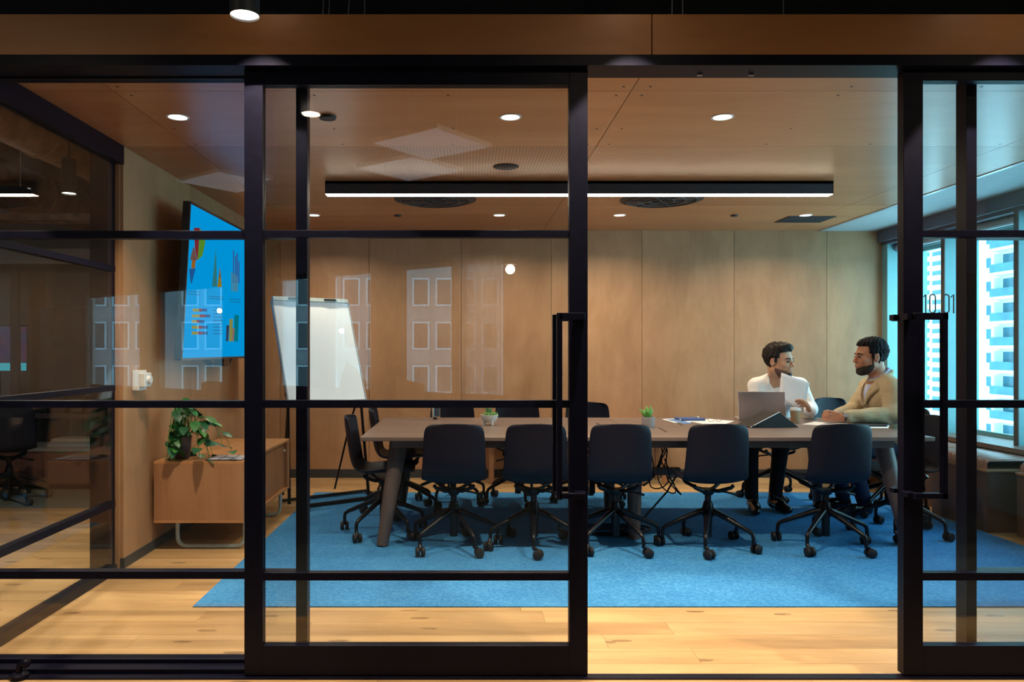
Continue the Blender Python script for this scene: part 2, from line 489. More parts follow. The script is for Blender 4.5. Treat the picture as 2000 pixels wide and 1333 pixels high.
# ------------------------------------------------------------------ glass front
def leaf(name, label, x0, x1, y0, y1, z0, z1, st, top, bot, bars, bt=0.03):
    """a glazed steel leaf: stiles, rails, glazing bars and one pane per field"""
    t = bpy.data.objects.new(name, None); C.objects.link(t); t.location = ((x0 + x1) / 2, y0, z0)
    tag(t, label, 'glass door' if name.startswith('door') else 'glazing', None, 'structure')
    m = M['frame']
    B(x0, x0 + st[0], y0, y1, z0, z1).build('stile', m, t, bevel=0.0015)
    B(x1 - st[1], x1, y0, y1, z0, z1).build('stile', m, t, bevel=0.0015)
    B(x0 + st[0], x1 - st[1], y0, y1, z1 - top, z1).build('rail', m, t, bevel=0.0015)
    B(x0 + st[0], x1 - st[1], y0, y1, z0, z0 + bot).build('rail', m, t, bevel=0.0015)
    for (a, b) in bars:
        B(x0 + st[0], x1 - st[1], y0 + 0.004, y1 - 0.004, a, b).build('glazing_bar', m, t, bevel=0.0012)
    zs = [z0 + bot] + [q for ab in sorted(bars) for q in ab] + [z1 - top]
    ym = (y0 + y1) / 2
    for i in range(0, len(zs), 2):
        B(x0 + st[0], x1 - st[1], ym - 0.005, ym + 0.005, zs[i], zs[i + 1]).build('pane', M['glass'], t)
    return t

K = YD / FPX
def dz(py): return EYE + (683 - py) * K
dbars = [(dz(463), dz(449)), (dz(797), dz(782)), (dz(1135), dz(1120))]
S = 36 * K
d1 = leaf('door_1', 'black framed sliding glass door pushed to the left of the opening', PX(477, YD), PX(1148, YD), YD, YD + 0.045, 0.010, 2.411, (S, S), 2.411 - dz(165), dz(1262) - 0.010, dbars)
d2 = leaf('door_2', 'black framed sliding glass door at right bearing the number 10.01', PX(1765, YD), PX(1765, YD) + 671 * K, YD, YD + 0.045, 0.010, 2.411, (38 * K, S), 2.411 - dz(157), dz(1262) - 0.010, dbars)
YF = 3.13
KF = YF / FPX
def fz(py): return EYE + (683 - py) * KF
fbars = [(fz(465), fz(450)), (fz(797), fz(783)), (fz(1132), fz(1117))]
leaf('window_6', 'fixed glazed panel left of the sliding doors', -2.10, PX(600, YF), YF, YF + 0.055, 0.009, 2.43, (0.06, 0.046), 0.024, fz(1288) - 0.009, fbars)
leaf('window_7', 'fixed glazed panel at the right end behind the door', PX(1888, YF), 4.25, YF, YF + 0.07, 0.009, 2.43, (0.042, 0.05), 0.024, fz(1288) - 0.009, fbars)

# side screen towards the office: same steel sections, plane x = XL
sc_ = bpy.data.objects.new('window_8', None); C.objects.link(sc_); sc_.location = (XL - 0.05, 3.8, 0)
tag(sc_, 'glazed steel side screen towards the dim office at left', 'glazing', None, 'structure')
yA, yB_ = 3.19, 4.55
B(-2.205, -2.097, 4.47, 4.55, 0, ZC).build('post', M['frame'], sc_, bevel=0.002)
B(-2.10, -2.04, yA, yA + 0.05, 0, ZC).build('post', M['frame'], sc_, bevel=0.002)
B(-2.11, -2.045, yA, 4.56, 2.40, ZC + 0.06).build('rail', M['frame'], sc_)
B(-2.11, -2.045, yA + 0.05, 4.47, 0, 0.05).build('rail', M['frame'], sc_)
sb = [(0.385, 0.42), (1.062, 1.092), (1.755, 1.787)]
for (a, b) in sb: B(-2.10, -2.055, yA + 0.05, 4.47, a, b).build('glazing_bar', M['frame'], sc_)
zs = [0.05] + [q for ab in sb for q in ab] + [2.40]
for i in range(0, 8, 2): B(-2.083, -2.073, yA + 0.05, 4.47, zs[i], zs[i + 1]).build('pane', M['glass'], sc_)

# pull handles on both faces of each leaf
def pull(door, xbar, xmount, w=0.021):
    for (ya, yb, ys_) in ((2.968, 2.990, YD), (3.118, 3.140, YD + 0.045)):
        z1, z0 = EYE + 72 * 2.98 / FPX, EYE - 291 * 2.98 / FPX
        h = MB().box(xbar - w / 2, xbar + w / 2, ya, yb, z0, z1).build('pull_handle', M['frame'], door, bevel=0.002)
        lo, hi = sorted((xbar, xmount))
        for za, zb in ((z1 - 0.027, z1), (z0, z0 + 0.022)):
            B(lo, hi + 0.012, ya, yb, za, zb).build('handle_arm', M['frame'], h, bevel=0.002)
            e = 0.02
            B(xmount - e, xmount + e, min(yb, ys_), max(ya, ys_), za + 0.002, zb - 0.002).build('handle_fixing', M['frame'], h)
pull(d1, PX(1092.5, 2.98), PX(1136, 2.98))
pull(d2, PX(1843, 2.98), PX(1785, 2.98))

# room number applied to the glass of the right leaf: 10.01
nm = MB()
yn = YD + 0.0165
def nx(px): return PX(px, YD + 0.016)
def nz(py): return EYE + (683 - py) * (YD + 0.016) / FPX
def stroke(pts, w=0.0052, closed=False):
    pts = [Vector((nx(a), yn, nz(b))) for a, b in pts]
    n = len(pts); L = []; R = []
    for i, p in enumerate(pts):
        if closed: t = pts[(i + 1) % n] - pts[i - 1]
        else: t = pts[min(i + 1, n - 1)] - pts[max(i - 1, 0)]
        t.normalize(); s_ = Vector((t.z, 0, -t.x)) * (w / 2)
        L.append(p + s_); R.append(p - s_)
    for i in range(n if closed else n - 1):
        j = (i + 1) % n
        nm.extrude([L[i], L[j], R[j], R[i]], (0, -0.001, 0))
def oval(cx, w=11, y0=575, y1=611):
    r = w / 2
    P = [(cx + r * math.cos(a), y0 + r + r * math.sin(a)) for a in [PI + PI * i / 10 for i in range(11)]]
    P += [(cx + r * math.cos(a), y1 - r + r * math.sin(a)) for a in [PI * i / 10 for i in range(11)]]
    stroke(P, closed=True)
stroke([(1803.6, 580), (1808, 575), (1808, 612)])
oval(1821.5)
stroke([(1834.5, 609.0), (1834.5, 612.0)], 0.006)
oval(1848)
stroke([(1857, 580.5), (1862.5, 575), (1862.5, 612)])
nm.build('room_number', plain('number_vinyl', (0.03, 0.06, 0.10), 0.6), d2, label='dark vinyl number 10.01 on the glass')

# floor bolt at the end of the track
t = thing('door_stop', (-1.775, 3.035, 0.005), 'small black floor stop at the left end of the door track', 'door stop')
MB().lathe([(0.0, 0), (0.035, 0), (0.035, 0.012), (0.02, 0.02), (0.0, 0.02)], (-1.775, 3.035, 0.005), 16).build('base_plate', M['frame'], t, smooth=30)
MB().tube([(-1.775, 3.035, 0.025), (-1.775, 3.035, 0.05), (-1.765, 3.035, 0.058), (-1.742, 3.035, 0.06)], 0.012, 10).build('knuckle', M['frame'], t, smooth=40)
MB().sphere((-1.750, 3.035, 0.060), 0.018, 14, 8).build('buffer', M['frame'], t, smooth=True)
# ------------------------------------------------------------------ lamps and fittings in the room ceiling
def area_light(name, loc, parent, power, size, size_y=None, spread=160, col=LAMP, rot=(0, 0, 0)):
    l = bpy.data.lights.new(name, 'AREA')
    l.shape = 'DISK' if size_y is None else 'RECTANGLE'
    l.size = size
    if size_y: l.size_y = size_y
    l.energy = power; l.color = col; l.spread = math.radians(spread)
    o = bpy.data.objects.new(name, l); C.objects.link(o)
    o.parent = parent; o.location = Vector(loc) - org(parent); o.rotation_euler = rot
    return o

def downlight(x, y, label, group, r=0.052, w=DOWN_W, spread=112):
    t = thing('downlight', (x, y, ZC), label, 'downlight', group)
    MB().lathe([(r * 0.9, 0.0), (r * 1.12, 0.0), (r * 1.12, -0.003), (r * 0.9, -0.003), (r * 0.9, 0.0)], (x, y, ZC), 28).build('trim_ring', M['white'], t, smooth=30)
    MB().lathe([(0.0, -0.0015), (r * 0.92, -0.0015), (r * 0.92, 0.0)], (x, y, ZC), 28).build('lens', M['lens'], t)
    area_light('lamp', (x, y, ZC - 0.006), t, w, r * 1.6, None, spread)
    return t
fy = 3.99
for x, n in ((-1.51, 'leftmost'), (0.218, 'middle'), (1.32, 'rightmost')):
    downlight(x, fy, 'round recessed downlight close to the glass front, %s of three' % n, 'downlights near the glass front')
by = 6.90
for x, n in ((-1.39, 'above the flip chart'), (0.276, 'second from the flip chart'), (1.357, 'third from the flip chart'), (3.03, 'nearest the windows')):
    downlight(x, by, 'small recessed downlight along the back wall, %s' % n, 'downlights along the back wall', 0.052, 15.0, 150)

def disc_fitting(name, x, y, r, label, cat, grille=False, drop=0.006, group=None):
    t = thing(name, (x, y, ZC), label, cat, group)
    MB().lathe([(0.0, -drop), (r * 0.9, -drop), (r, -drop * 0.4), (r, 0.0)], (x, y, ZC), 36).build('body', M['grille'], t, smooth=30)
    if grille:
        for k in range(3):
            rr = r * (0.3 + 0.27 * k)
            P = [(x + rr * math.cos(2 * PI * i / 36), y + rr * math.sin(2 * PI * i / 36), ZC - drop - 0.002) for i in range(36)]
            MB().tube(P, 0.006, 6, closed=True).build('ring', M['lampbody'], t, smooth=True)
        for k in range(6):
            a = 2 * PI * k / 6
            MB().cyl((x, y, ZC - drop - 0.003), (x + r * 0.85 * math.cos(a), y + r * 0.85 * math.sin(a), ZC - drop - 0.003), 0.005, n=6).build('spoke', M['lampbody'], t)
    return t
disc_fitting('ceiling_sensor', -0.73, 3.98, 0.045, 'small dark round sensor in the ceiling behind the left door', 'sensor', drop=0.014)
disc_fitting('ceiling_speaker', 0.247, 5.07, 0.086, 'dark round speaker in the perforated ceiling before the long lamp', 'speaker')
disc_fitting('air_diffuser', -0.267, 6.17, 0.33, 'large round air diffuser behind the long lamp, left one', 'air vent', True, 0.012, 'round air diffusers')
disc_fitting('air_diffuser', 1.55, 6.17, 0.33, 'large round air diffuser behind the long lamp, right one', 'air vent', True, 0.012, 'round air diffusers')
disc_fitting('sprinkler_head', -0.635, 6.90, 0.033, 'small dark ceiling sprinkler at back, left one', 'sprinkler', False, 0.012, 'sprinklers at back')
disc_fitting('sprinkler_head', 2.39, 6.90, 0.033, 'small dark ceiling sprinkler at back, right one', 'sprinkler', False, 0.012, 'sprinklers at back')
t = thing('return_air_grille', (3.12, 7.12, ZC), 'dark rectangular air grille in the ceiling near the back right corner', 'air vent')
B(2.90, 3.33, 6.95, 7.28, ZC - 0.006, ZC).build('frame', M['grille'], t)
for k in range(6): B(2.92, 3.31, 6.98 + k * 0.05, 7.0 + k * 0.05, ZC - 0.010, ZC - 0.006).build('slat', M['lampbody'], t)

# long linear lamp
LX0, LX1, LY0, LY1, LZ0 = -1.027, 2.614, 5.50, 5.585, 2.418
t = thing('linear_lamp', ((LX0 + LX1) / 2, 5.55, LZ0), 'long black linear ceiling lamp with glowing underside above the table', 'lamp')
MB().box(LX0, LX1, LY0, LY0 + 0.006, LZ0, ZC).box(LX0, LX1, LY1 - 0.006, LY1, LZ0, ZC).box(LX0, LX0 + 0.006, LY0, LY1, LZ0, ZC).box(LX1 - 0.006, LX1, LY0, LY1, LZ0, ZC).box(LX0, LX1, LY0, LY1, ZC - 0.02, ZC).build('housing', M['lampbody'], t)
MB().box(LX0 + 0.003, LX1 - 0.003, LY0 + 0.003, LY1 - 0.003, LZ0 - 0.004, LZ0 + 0.008).build('diffuser', M['lineglow'], t)

# ------------------------------------------------------------------ television on the left wall
TY0, TW, TH, TZ = 5.02, 1.84, 1.045, 1.232
tilt = math.atan(0.058 / TH)
tv = bpy.data.objects.new('television', None); C.objects.link(tv); tv.location = (-1.925, TY0, TZ); tv.rotation_euler = (0, tilt, 0)
tag(tv, 'large wall television showing charts on a bright blue slide', 'television')
def tvb(mb, name, mat, parent=None, **k):                 # local coords: x out of the wall, y along it, z up
    o = link(name, mb.mesh(name, mat), parent or tv); return o
tvb(MB().box(0.0, 0.045, 0, TW, 0, TH), 'housing', M['tv']).modifiers.new('bevel', 'BEVEL').width = 0.004
bz = 0.016
tvb(MB().box(0.045, 0.050, 0, TW, 0, bz).box(0.045, 0.050, 0, TW, TH - bz, TH).box(0.045, 0.050, 0, bz, bz, TH - bz).box(0.045, 0.050, TW - bz, TW, bz, TH - bz), 'bezel', M['tv'])
SCR = emit('screen_blue', (0.0, 0.38, 0.86), 0.85)
scr = tvb(MB().box(0.045, 0.0465, bz, TW - bz, bz, TH - bz), 'screen', SCR)
tvb(MB().box(-0.06, 0.0, 0.55, 1.3, 0.3, 0.75).box(-0.125, -0.06, 0.8, 1.05, 0.35, 0.7), 'wall_mount', M['tv'])
# slide graphics; read off the photo by intersecting the view ray with the screen plane
_Mtv = Matrix.Translation((-1.925, TY0, TZ)) @ Matrix.Rotation(tilt, 4, 'Y')
_Mi = _Mtv.inverted()
def scr_pt(cx, cy):
    px, py = 240 + cx / 3.7, 380 + cy / 3.7
    o = _Mi @ Vector((0, 0, EYE)); d = _Mi.to_3x3() @ Vector(((px - 915) / FPX, 1, (683 - py) / FPX))
    k = (0.0467 - o.x) / d.x
    p = o + d * k
    return (p.y, p.z)
_cols = {}
def ink(c, s=0.6):
    if c not in _cols: _cols[c] = emit('ink_%d' % len(_cols), c, s)
    return _cols[c]
def graphic(name, pts, col, d=0.0006):
    q = [scr_pt(a, b) for a, b in pts]
    if len(q) < 3: return
    mb = MB().extrude([(0.0466, y, z) for y, z in q], (d, 0, 0))
    o = link(name, mb.mesh(name, ink(col)), scr)
    return o
RED, GRN, BRN, BLU, YEL, DRK, ORG = (0.35, 0.03, 0.04), (0.16, 0.42, 0.04), (0.26, 0.13, 0.10), (0.02, 0.16, 0.50), (0.50, 0.42, 0.03), (0.02, 0.12, 0.26), (0.55, 0.18, 0.02)
graphic('pie_slice', [(512, 240), (556, 240), (540, 470), (522, 400)], RED)
graphic('pie_slice', [(558, 240), (596, 340), (575, 440), (540, 475)], GRN)
graphic('pie_slice', [(512, 372), (538, 470), (520, 480), (486, 470), (500, 410)], BRN)
graphic('pie_slice', [(500, 474), (526, 476), (518, 535), (494, 530)], ORG)
graphic('pie_slice', [(478, 537), (526, 532), (498, 640), (490, 640)], BLU)
graphic('peak', [(672, 388), (680, 664), (644, 664)], (0.05, 0.30, 0.32))
graphic('peak', [(702, 525), (714, 668), (682, 668)], (0.50, 0.30, 0.02))
graphic('peak', [(702, 525), (708, 600), (694, 600)], RED)
for k, (a, b) in enumerate(((800, 400), (815, 440), (826, 420), (838, 480))):
    graphic('line_series', [(a - 4, b), (a + 4, b), (a + 4, 640), (a - 4, 640)], (0.06, 0.16, 0.50))
    graphic('line_series', [(a - 16, 560 + 10 * k), (a - 8, 560 + 10 * k), (a - 8, 700), (a - 16, 700)], (0.16, 0.36, 0.42))
for (x0, x1, y) in ((460, 560, 695), (465, 560, 715), (618, 725, 732), (622, 728, 748), (768, 850, 752), (770, 850, 772)):
    graphic('text_line', [(x0, y), (x1, y + 6), (x1, y + 11), (x0, y + 5)], (0.02, 0.22, 0.50))
for k, y in enumerate((828, 870, 910, 952, 994)):
    a = 500 + (5, 0, 0, -2, -2)[k]; b = a + (45, 55, 32, 50, 38)[k]; c = b + (22, 40, 20, 28, 40)[k]; d = c + 36
    for (p, q, col) in ((a, b, YEL), (b, c, RED), (c, d, (0.03, 0.12, 0.40))):
        graphic('stacked_bar', [(p, y - 5), (q, y - 3), (q, y + 18), (p, y + 17)], col)
for k in range(8):
    y = 834 + k * 24
    graphic('text_line', [(652, y), (720, y + 1), (720, y + 7), (652, y + 6)], (0.02, 0.22, 0.50))
for (x0, x1, y, col) in ((748, 768, 945, (0.05, 0.07, 0.14)), (770, 795, 900, (0.40, 0.42, 0.10)), (792, 808, 965, (0.45, 0.25, 0.18)), (806, 838, 870, (0.0, 0.30, 0.36))):
    graphic('bar', [(x0, y), (x1, y), (x1 - 8, 1062), (x0 - 3, 1060)], col)
# cables hanging below the set
t = thing('cable_bundle', (-1.93, 6.1, 1.15), 'small black bundle of cables under the television', 'cables')
for k in range(3):
    MB().tube([(-1.93, 5.62 + 0.05 * k, 1.26), (-1.94, 5.68 + 0.05 * k, 1.195 - 0.012 * k), (-1.94, 5.95, 1.185 + 0.02 * k), (-1.94, 6.2, 1.20 - 0.01 * k), (-1.92, 6.28, 1.27)], 0.007, 6).build('cable', M['caster'], t, smooth=True)
B(-1.99, -1.92, 6.02, 6.17, 1.17, 1.23).build('junction_box', M['tv'], t)

# intercom on the left wall
t = thing('wall_controller', (XL, 4.74, 1.05), 'white wall controller with round knob beside the television', 'controller')
B(XL, XL + 0.04, 4.68, 4.80, 1.05, 1.173).build('backbox', M['white'], t, bevel=0.004)
B(XL + 0.04, XL + 0.075, 4.685, 4.79, 1.07, 1.158).build('faceplate', M['white'], t, bevel=0.006)
MB().cyl((XL + 0.075, 4.735, 1.115), (XL + 0.095, 4.735, 1.115), 0.026, 0.023, 24).build('knob', M['white'], t, smooth=40)

# ------------------------------------------------------------------ credenza
CX0, CX1, CY0, CY1, CZ0, CZ1 = -2.02, -1.445, 4.93, 6.20, 0.186, 0.583
t = thing('credenza', (-1.73, 5.56, 0), 'low oak credenza with sliding doors on pale tube legs', 'credenza')
g = 0.018
B(CX0, CX1, CY0, CY1, CZ1 - g, CZ1).build('top_panel', M['oaktop'], t, bevel=0.001)
B(CX0, CX1, CY0, CY1, CZ0, CZ0 + g).build('bottom_panel', M['oaktop'], t, bevel=0.001)
for a in (CY0, CY1 - g): B(CX0, CX1, a, a + g, CZ0 + g, CZ1 - g).build('side_panel', M['oak'], t)
B(CX0, CX0 + 0.01, CY0 + g, CY1 - g, CZ0 + g, CZ1 - g).build('rear_panel', M['oak'], t)
ym = (CY0 + CY1) / 2
for a, b, x in ((CY0 + g + 0.002, ym + 0.02, CX1 - 0.045), (ym - 0.02, CY1 - g - 0.05, CX1 - 0.028)):
    d = B(x - 0.012, x, a, b, CZ0 + g + 0.003, CZ1 - g - 0.003).build('sliding_door', M['oak'], t)
    kb = MB().lathe([(0.0, 0.020), (0.010, 0.018), (0.012, 0.012), (0.006, 0.006), (0.006, 0.0)], (0, 0, 0), 14).mesh('knob', M['white'], 40)
    ko = link('knob', kb, d, Vector((x, (b - 0.035) if x > CX1 - 0.03 else a + 0.035, CZ1 - 0.085)) - org(d), (0, PI / 2, 0))
B(CX1 - 0.045, CX1 - 0.002, CY1 - g - 0.05, CY1 - g, CZ0 + g, CZ1 - g).build('door_frame', M['oak'], t)
for y in (CY0 + 0.10, CY1 - 0.22):
    xa, xb = CX0 + 0.115, CX1 - 0.02
    P = [(xa, y, CZ0)]
    for i in range(7):
        q = PI + PI / 2 * i / 6; P.append((xa + 0.06 + 0.06 * math.cos(q), y, 0.074 + 0.06 * math.sin(q)))
    for i in range(7):
        q = -PI / 2 + PI / 2 * i / 6; P.append((xb - 0.06 + 0.06 * math.cos(q), y, 0.074 + 0.06 * math.sin(q)))
    P.append((xb, y, CZ0))
    MB().tube(P, 0.0135, 12).build('leg', M['tubegrey'], t, smooth=50)

# magazine on the credenza
t = thing('magazine', (-1.62, 5.1, CZ1), 'black and white magazine lying on the credenza', 'magazine')
MB().box(-1.70, -1.46, 4.95, 5.18, CZ1, CZ1 + 0.006).build('cover', plain('dark_cover', (0.03, 0.03, 0.05), 0.4), t)
for i in range(3):
    for j in range(2):
        B(-1.69 + i * 0.078, -1.625 + i * 0.078, 4.965 + j * 0.11, 5.055 + j * 0.11, CZ1 + 0.006, CZ1 + 0.0068).build('picture', plain('print_grey', (0.45, 0.45, 0.50), 0.4), t)

# pothos
LG = []
for i, c in enumerate(((0.03, 0.14, 0.035), (0.055, 0.22, 0.04), (0.02, 0.10, 0.045))):
    LG.append(plain('leaf_green_%d' % i, c, 0.38, 0, 0.3, 25, 0.5))
def leaf_mesh(mat, L=0.075, W=0.055):
    rows = []
    for i in range(7):
        s_ = i / 6.0
        w = W * 0.5 * (math.sin(PI * min(1, s_ * 0.82 + 0.18)) ** 0.8) * (1 if s_ > 0 else 0.5)
        y = L * s_; z = -0.35 * L * s_ * s_
        rows.append([(-w, y - 0.15 * L * (1 - s_) , z + 0.10 * w), (0, y, z - 0.06 * W), (w, y - 0.15 * L * (1 - s_), z + 0.10 * w)])
    me = MB().grid(rows).mesh('leaf', mat, True)
    return me
leaves = [leaf_mesh(m) for m in LG]
pt = thing('potted_pothos', (-1.905, 5.02, CZ1), 'trailing green pothos in a dark pot on the credenza', 'potted plant')
px_, py_ = -1.885, 5.05
MB().lathe([(0.0, 0.0), (0.045, 0.0), (0.058, 0.05), (0.062, 0.13), (0.066, 0.15), (0.056, 0.15), (0.052, 0.135), (0.0, 0.13)], (px_, py_, CZ1), 24).build('pot', plain('dark_pot', (0.05, 0.025, 0.025), 0.4), pt, smooth=40)
lr = random.Random(11)
vines = []
for k in range(28):
    a = 2 * PI * k / 28 + lr.uniform(-0.2, 0.2)
    up = lr.uniform(0.08, 0.36); out = lr.uniform(0.06, 0.17); dn = lr.uniform(-0.22, 0.16)
    dx, dy = math.cos(a), math.sin(a) * 0.6
    if k % 3 == 0: dy = -abs(dy) - 0.2; dn = -abs(dn)
    if dx < 0: dx *= 0.22
    elif k % 2: dx *= 1.35
    p0 = Vector((px_ + 0.03 * dx, py_ + 0.03 * dy, CZ1 + 0.13))
    p1 = p0 + Vector((dx * out * 0.5, dy * out * 0.5, up))
    p2 = p0 + Vector((dx * out * 1.25, dy * out * 1.2, up * 0.8 + dn * 0.4))
    p3 = p0 + Vector((dx * out * 1.6, dy * out * 1.4, max(dn, -0.12)))
    pts = []
    for i in range(10):
        s_ = i / 9.0
        pts.append(p0 * (1 - s_) ** 3 + p1 * 3 * s_ * (1 - s_) ** 2 + p2 * 3 * s_ * s_ * (1 - s_) + p3 * s_ ** 3)
    MB().tube(pts, [0.0035 - 0.0018 * i / 9 for i in range(10)], 5).build('stem', LG[1], pt, smooth=True)
    for i in (3, 5, 7, 9):
        if lr.random() < 0.12: continue
        b = a + lr.uniform(-1.2, 1.2)
        link('leaf', leaves[lr.randrange(3)], pt, pts[i] - pt.location, (lr.uniform(-0.5, 0.3), lr.uniform(-0.5, 0.5), (b if math.cos(b) > -0.35 else b + PI) - PI / 2), (lr.uniform(0.75, 1.35),) * 3)

# ------------------------------------------------------------------ flip chart
psi = math.radians(36)
U = Vector((math.cos(psi), math.sin(psi), 0)); N = Vector((math.sin(psi), -math.cos(psi), 0))
lean = math.radians(22)
W_ = (N * -math.sin(lean) + Vector((0, 0, 1)) * math.cos(lean))        # up along the board
F_ = N * math.cos(lean) + Vector((0, 0, 1)) * math.sin(lean)           # out of its face
c0 = Vector((PX(641.5, 6.55), 6.55, 0.845))                              # middle of the lower edge
bw, bh = 0.715, 0.95
t = thing('flip_chart', (c0.x, c0.y + 0.1, 0), 'white flip chart board on a black tripod base beside the credenza', 'flip chart')
MB().obox(c0 + W_ * bh / 2, U * bw / 2, W_ * bh / 2, F_ * 0.009).build('board', M['whiteboard'], t)
MB().obox(c0 + W_ * (bh + 0.012) + F_ * 0.012, U * bw / 2, W_ * 0.018, F_ * 0.012).build('clamp_bar', plain('clamp_grey', (0.42, 0.5, 0.5), 0.4), t)
for s_ in (-0.16, 0.18): MB().obox(c0 + W_ * (bh + 0.014) + F_ * 0.027 + U * s_, U * 0.06, W_ * 0.008, F_ * 0.004).build('clip', M['caster'], t)
MB().obox(c0 + F_ * 0.03 - W_ * 0.006, U * bw / 2, W_ * 0.006, F_ * 0.035).build('pen_tray', plain('tray_grey', (0.2, 0.22, 0.23), 0.4), t)
for s_ in (-1, 1):
    MB().obox(c0 + W_ * bh / 2 + U * s_ * (bw / 2 + 0.004), U * 0.006, W_ * bh / 2, F_ * 0.013).build('edge_trim', plain('edge_grey', (0.3, 0.32, 0.33), 0.4), t)
    hub = c0 + U * s_ * (bw / 2 - 0.02) + W_ * 0.10 - F_ * 0.03
    foot = Vector((hub.x, hub.y, 0)) + U * s_ * 0.03 + N * 0.10
    MB().sphere(hub, 0.03, 12, 8).build('clamp', M['caster'], t, smooth=True)
    MB().tube([hub, foot + Vector((0, 0, 0.03))], [0.012, 0.014], 8).build('leg', M['chairmetal'], t, smooth=40)
    MB().tube([hub, hub * 0.72 + (foot + U * s_ * -0.16 - N * 0.5) * 0.28 , (foot + U * s_ * -0.12 - N * 0.42) + Vector((0, 0, 0.03))], 0.009, 8).build('leg', M['chairmetal'], t, smooth=40)
fr = Vector((c0.x, c0.y, 0.026))
MB().tube([fr + U * -0.34 + N * 0.16, fr + U * 0.42 + N * 0.16], 0.016, 8).build('foot_bar', M['chairmetal'], t, smooth=40)
MB().tube([fr + U * -0.36 - N * 0.16, fr + U * 0.42 - N * 0.16], 0.014, 8).build('foot_bar', M['chairmetal'], t, smooth=40)
MB().tube([fr + U * 0.42 + N * 0.16, fr + U * 0.44 - N * 0.16], 0.016, 8).build('foot_bar', M['chairmetal'], t, smooth=40)

# ------------------------------------------------------------------ meeting table
TX0, TX1, TYF, TYB, TZT = -0.707, 3.04, 5.00, 6.45, 0.73
t = thing('meeting_table', (1.17, 5.72, 0.008), 'long dark timber meeting table with splayed round legs', 'table')
def slab(x0, x1): return B(x0, x1, TYF, TYB, TZT - 0.027, TZT)
slab(TX0, 1.155).build('tabletop', M['table'], t, bevel=0.004)
slab(1.157, TX1).build('tabletop', M['table'], t, bevel=0.004)
for y in (TYF + 0.12, TYB - 0.16): B(TX0 + 0.2, TX1 - 0.2, y, y + 0.04, TZT - 0.085, TZT - 0.027).build('apron', M['tableleg'], t)
for x in (TX0 + 0.2, TX1 - 0.24, 1.0, 1.28): B(x, x + 0.04, TYF + 0.16, TYB - 0.16, TZT - 0.085, TZT - 0.027).build('cross_rail', M['tableleg'], t)
def tleg(xt, yt, xb, yb):
    MB().tube([(xt, yt, TZT - 0.027), (xt * 0.93 + xb * 0.07, yt * 0.93 + yb * 0.07, TZT - 0.09), (xb, yb, 0.008)], [0.062, 0.060, 0.039], 20).build('leg', M['tableleg'], t, smooth=40)
tleg(-0.47, 5.20, -0.568, 5.06); tleg(-0.47, 6.24, -0.56, 6.37)
tleg(2.80, 5.20, 2.90, 5.06); tleg(2.80, 6.24, 2.90, 6.37)
tleg(1.135, 5.26, 1.135, 5.26); tleg(1.135, 6.2, 1.135, 6.2)
# flush cable slots in the top
for (a, b, c, d) in ((1165, 826, 1176, 832), (1287, 836, 1302, 844), (1318, 824, 1333, 831)):
    ya = (EYE - TZT) * FPX / (b - 683); yb = (EYE - TZT) * FPX / (d - 683)
    p, q = Vector((PX(a, ya), ya, TZT)), Vector((PX(c, yb), yb, TZT))
    dirv = (q - p); sv = Vector((-dirv.y, dirv.x, 0)).normalized() * 0.006
    MB().obox((p + q) / 2, dirv / 2, sv, (0, 0, 0.0012)).build('cable_slot', M['caster'], t)
# cables under the table
t = thing('cable_tangle', (1.2, 5.5, 0.01), 'dark tangle of cables hanging under the table beside the middle leg', 'cables')
cr = random.Random(3)
for k in range(5):
    P = []
    for i in range(14):
        s_ = i / 13
        P.append((1.28 + 0.05 * k + 0.06 * math.sin(7 * s_ + k), 5.55 + 0.05 * math.cos(6 * s_ + 2 * k), 0.66 - 0.33 * math.sin(PI * min(1, s_ * 0.9)) - 0.02 * k))
    MB().tube(P, 0.005, 5).build('cable', M['caster'], t, smooth=True)
MB().tube([(1.52, 5.55, 0.42), (1.42, 5.5, 0.28), (1.24, 5.45, 0.10), (1.15, 5.4, 0.02)], 0.007, 6).build('cable', M['caster'], t, smooth=True)
for k in range(3):
    P = [(1.02 + (0.16 + 0.03 * k) * math.cos(q) * 1.2, 5.42 + (0.09 + 0.02 * k) * math.sin(q), 0.014 + 0.012 * k) for q in [2 * PI * i / 24 for i in range(24)]]
    MB().tube(P, 0.007, 5, closed=True).build('cable_coil', M['caster'], t, smooth=True)
B(1.33, 1.52, 5.50, 5.56, 0.40, 0.45).build('power_strip', M['lampbody'], t)

# low bench by the back wall, seen between the table legs
t = thing('low_bench', (1.05, 7.5, 0), 'low light wood bench against the back wall behind the table', 'bench')
B(0.14, 1.97, 7.36, 7.74, 0.41, 0.45).build('seat', M['oak'], t, bevel=0.004)
for x in (0.20, 1.87):
    for y in (7.39, 7.68): B(x, x + 0.045, y, y + 0.04, 0, 0.41).build('leg', M['oak'], t)

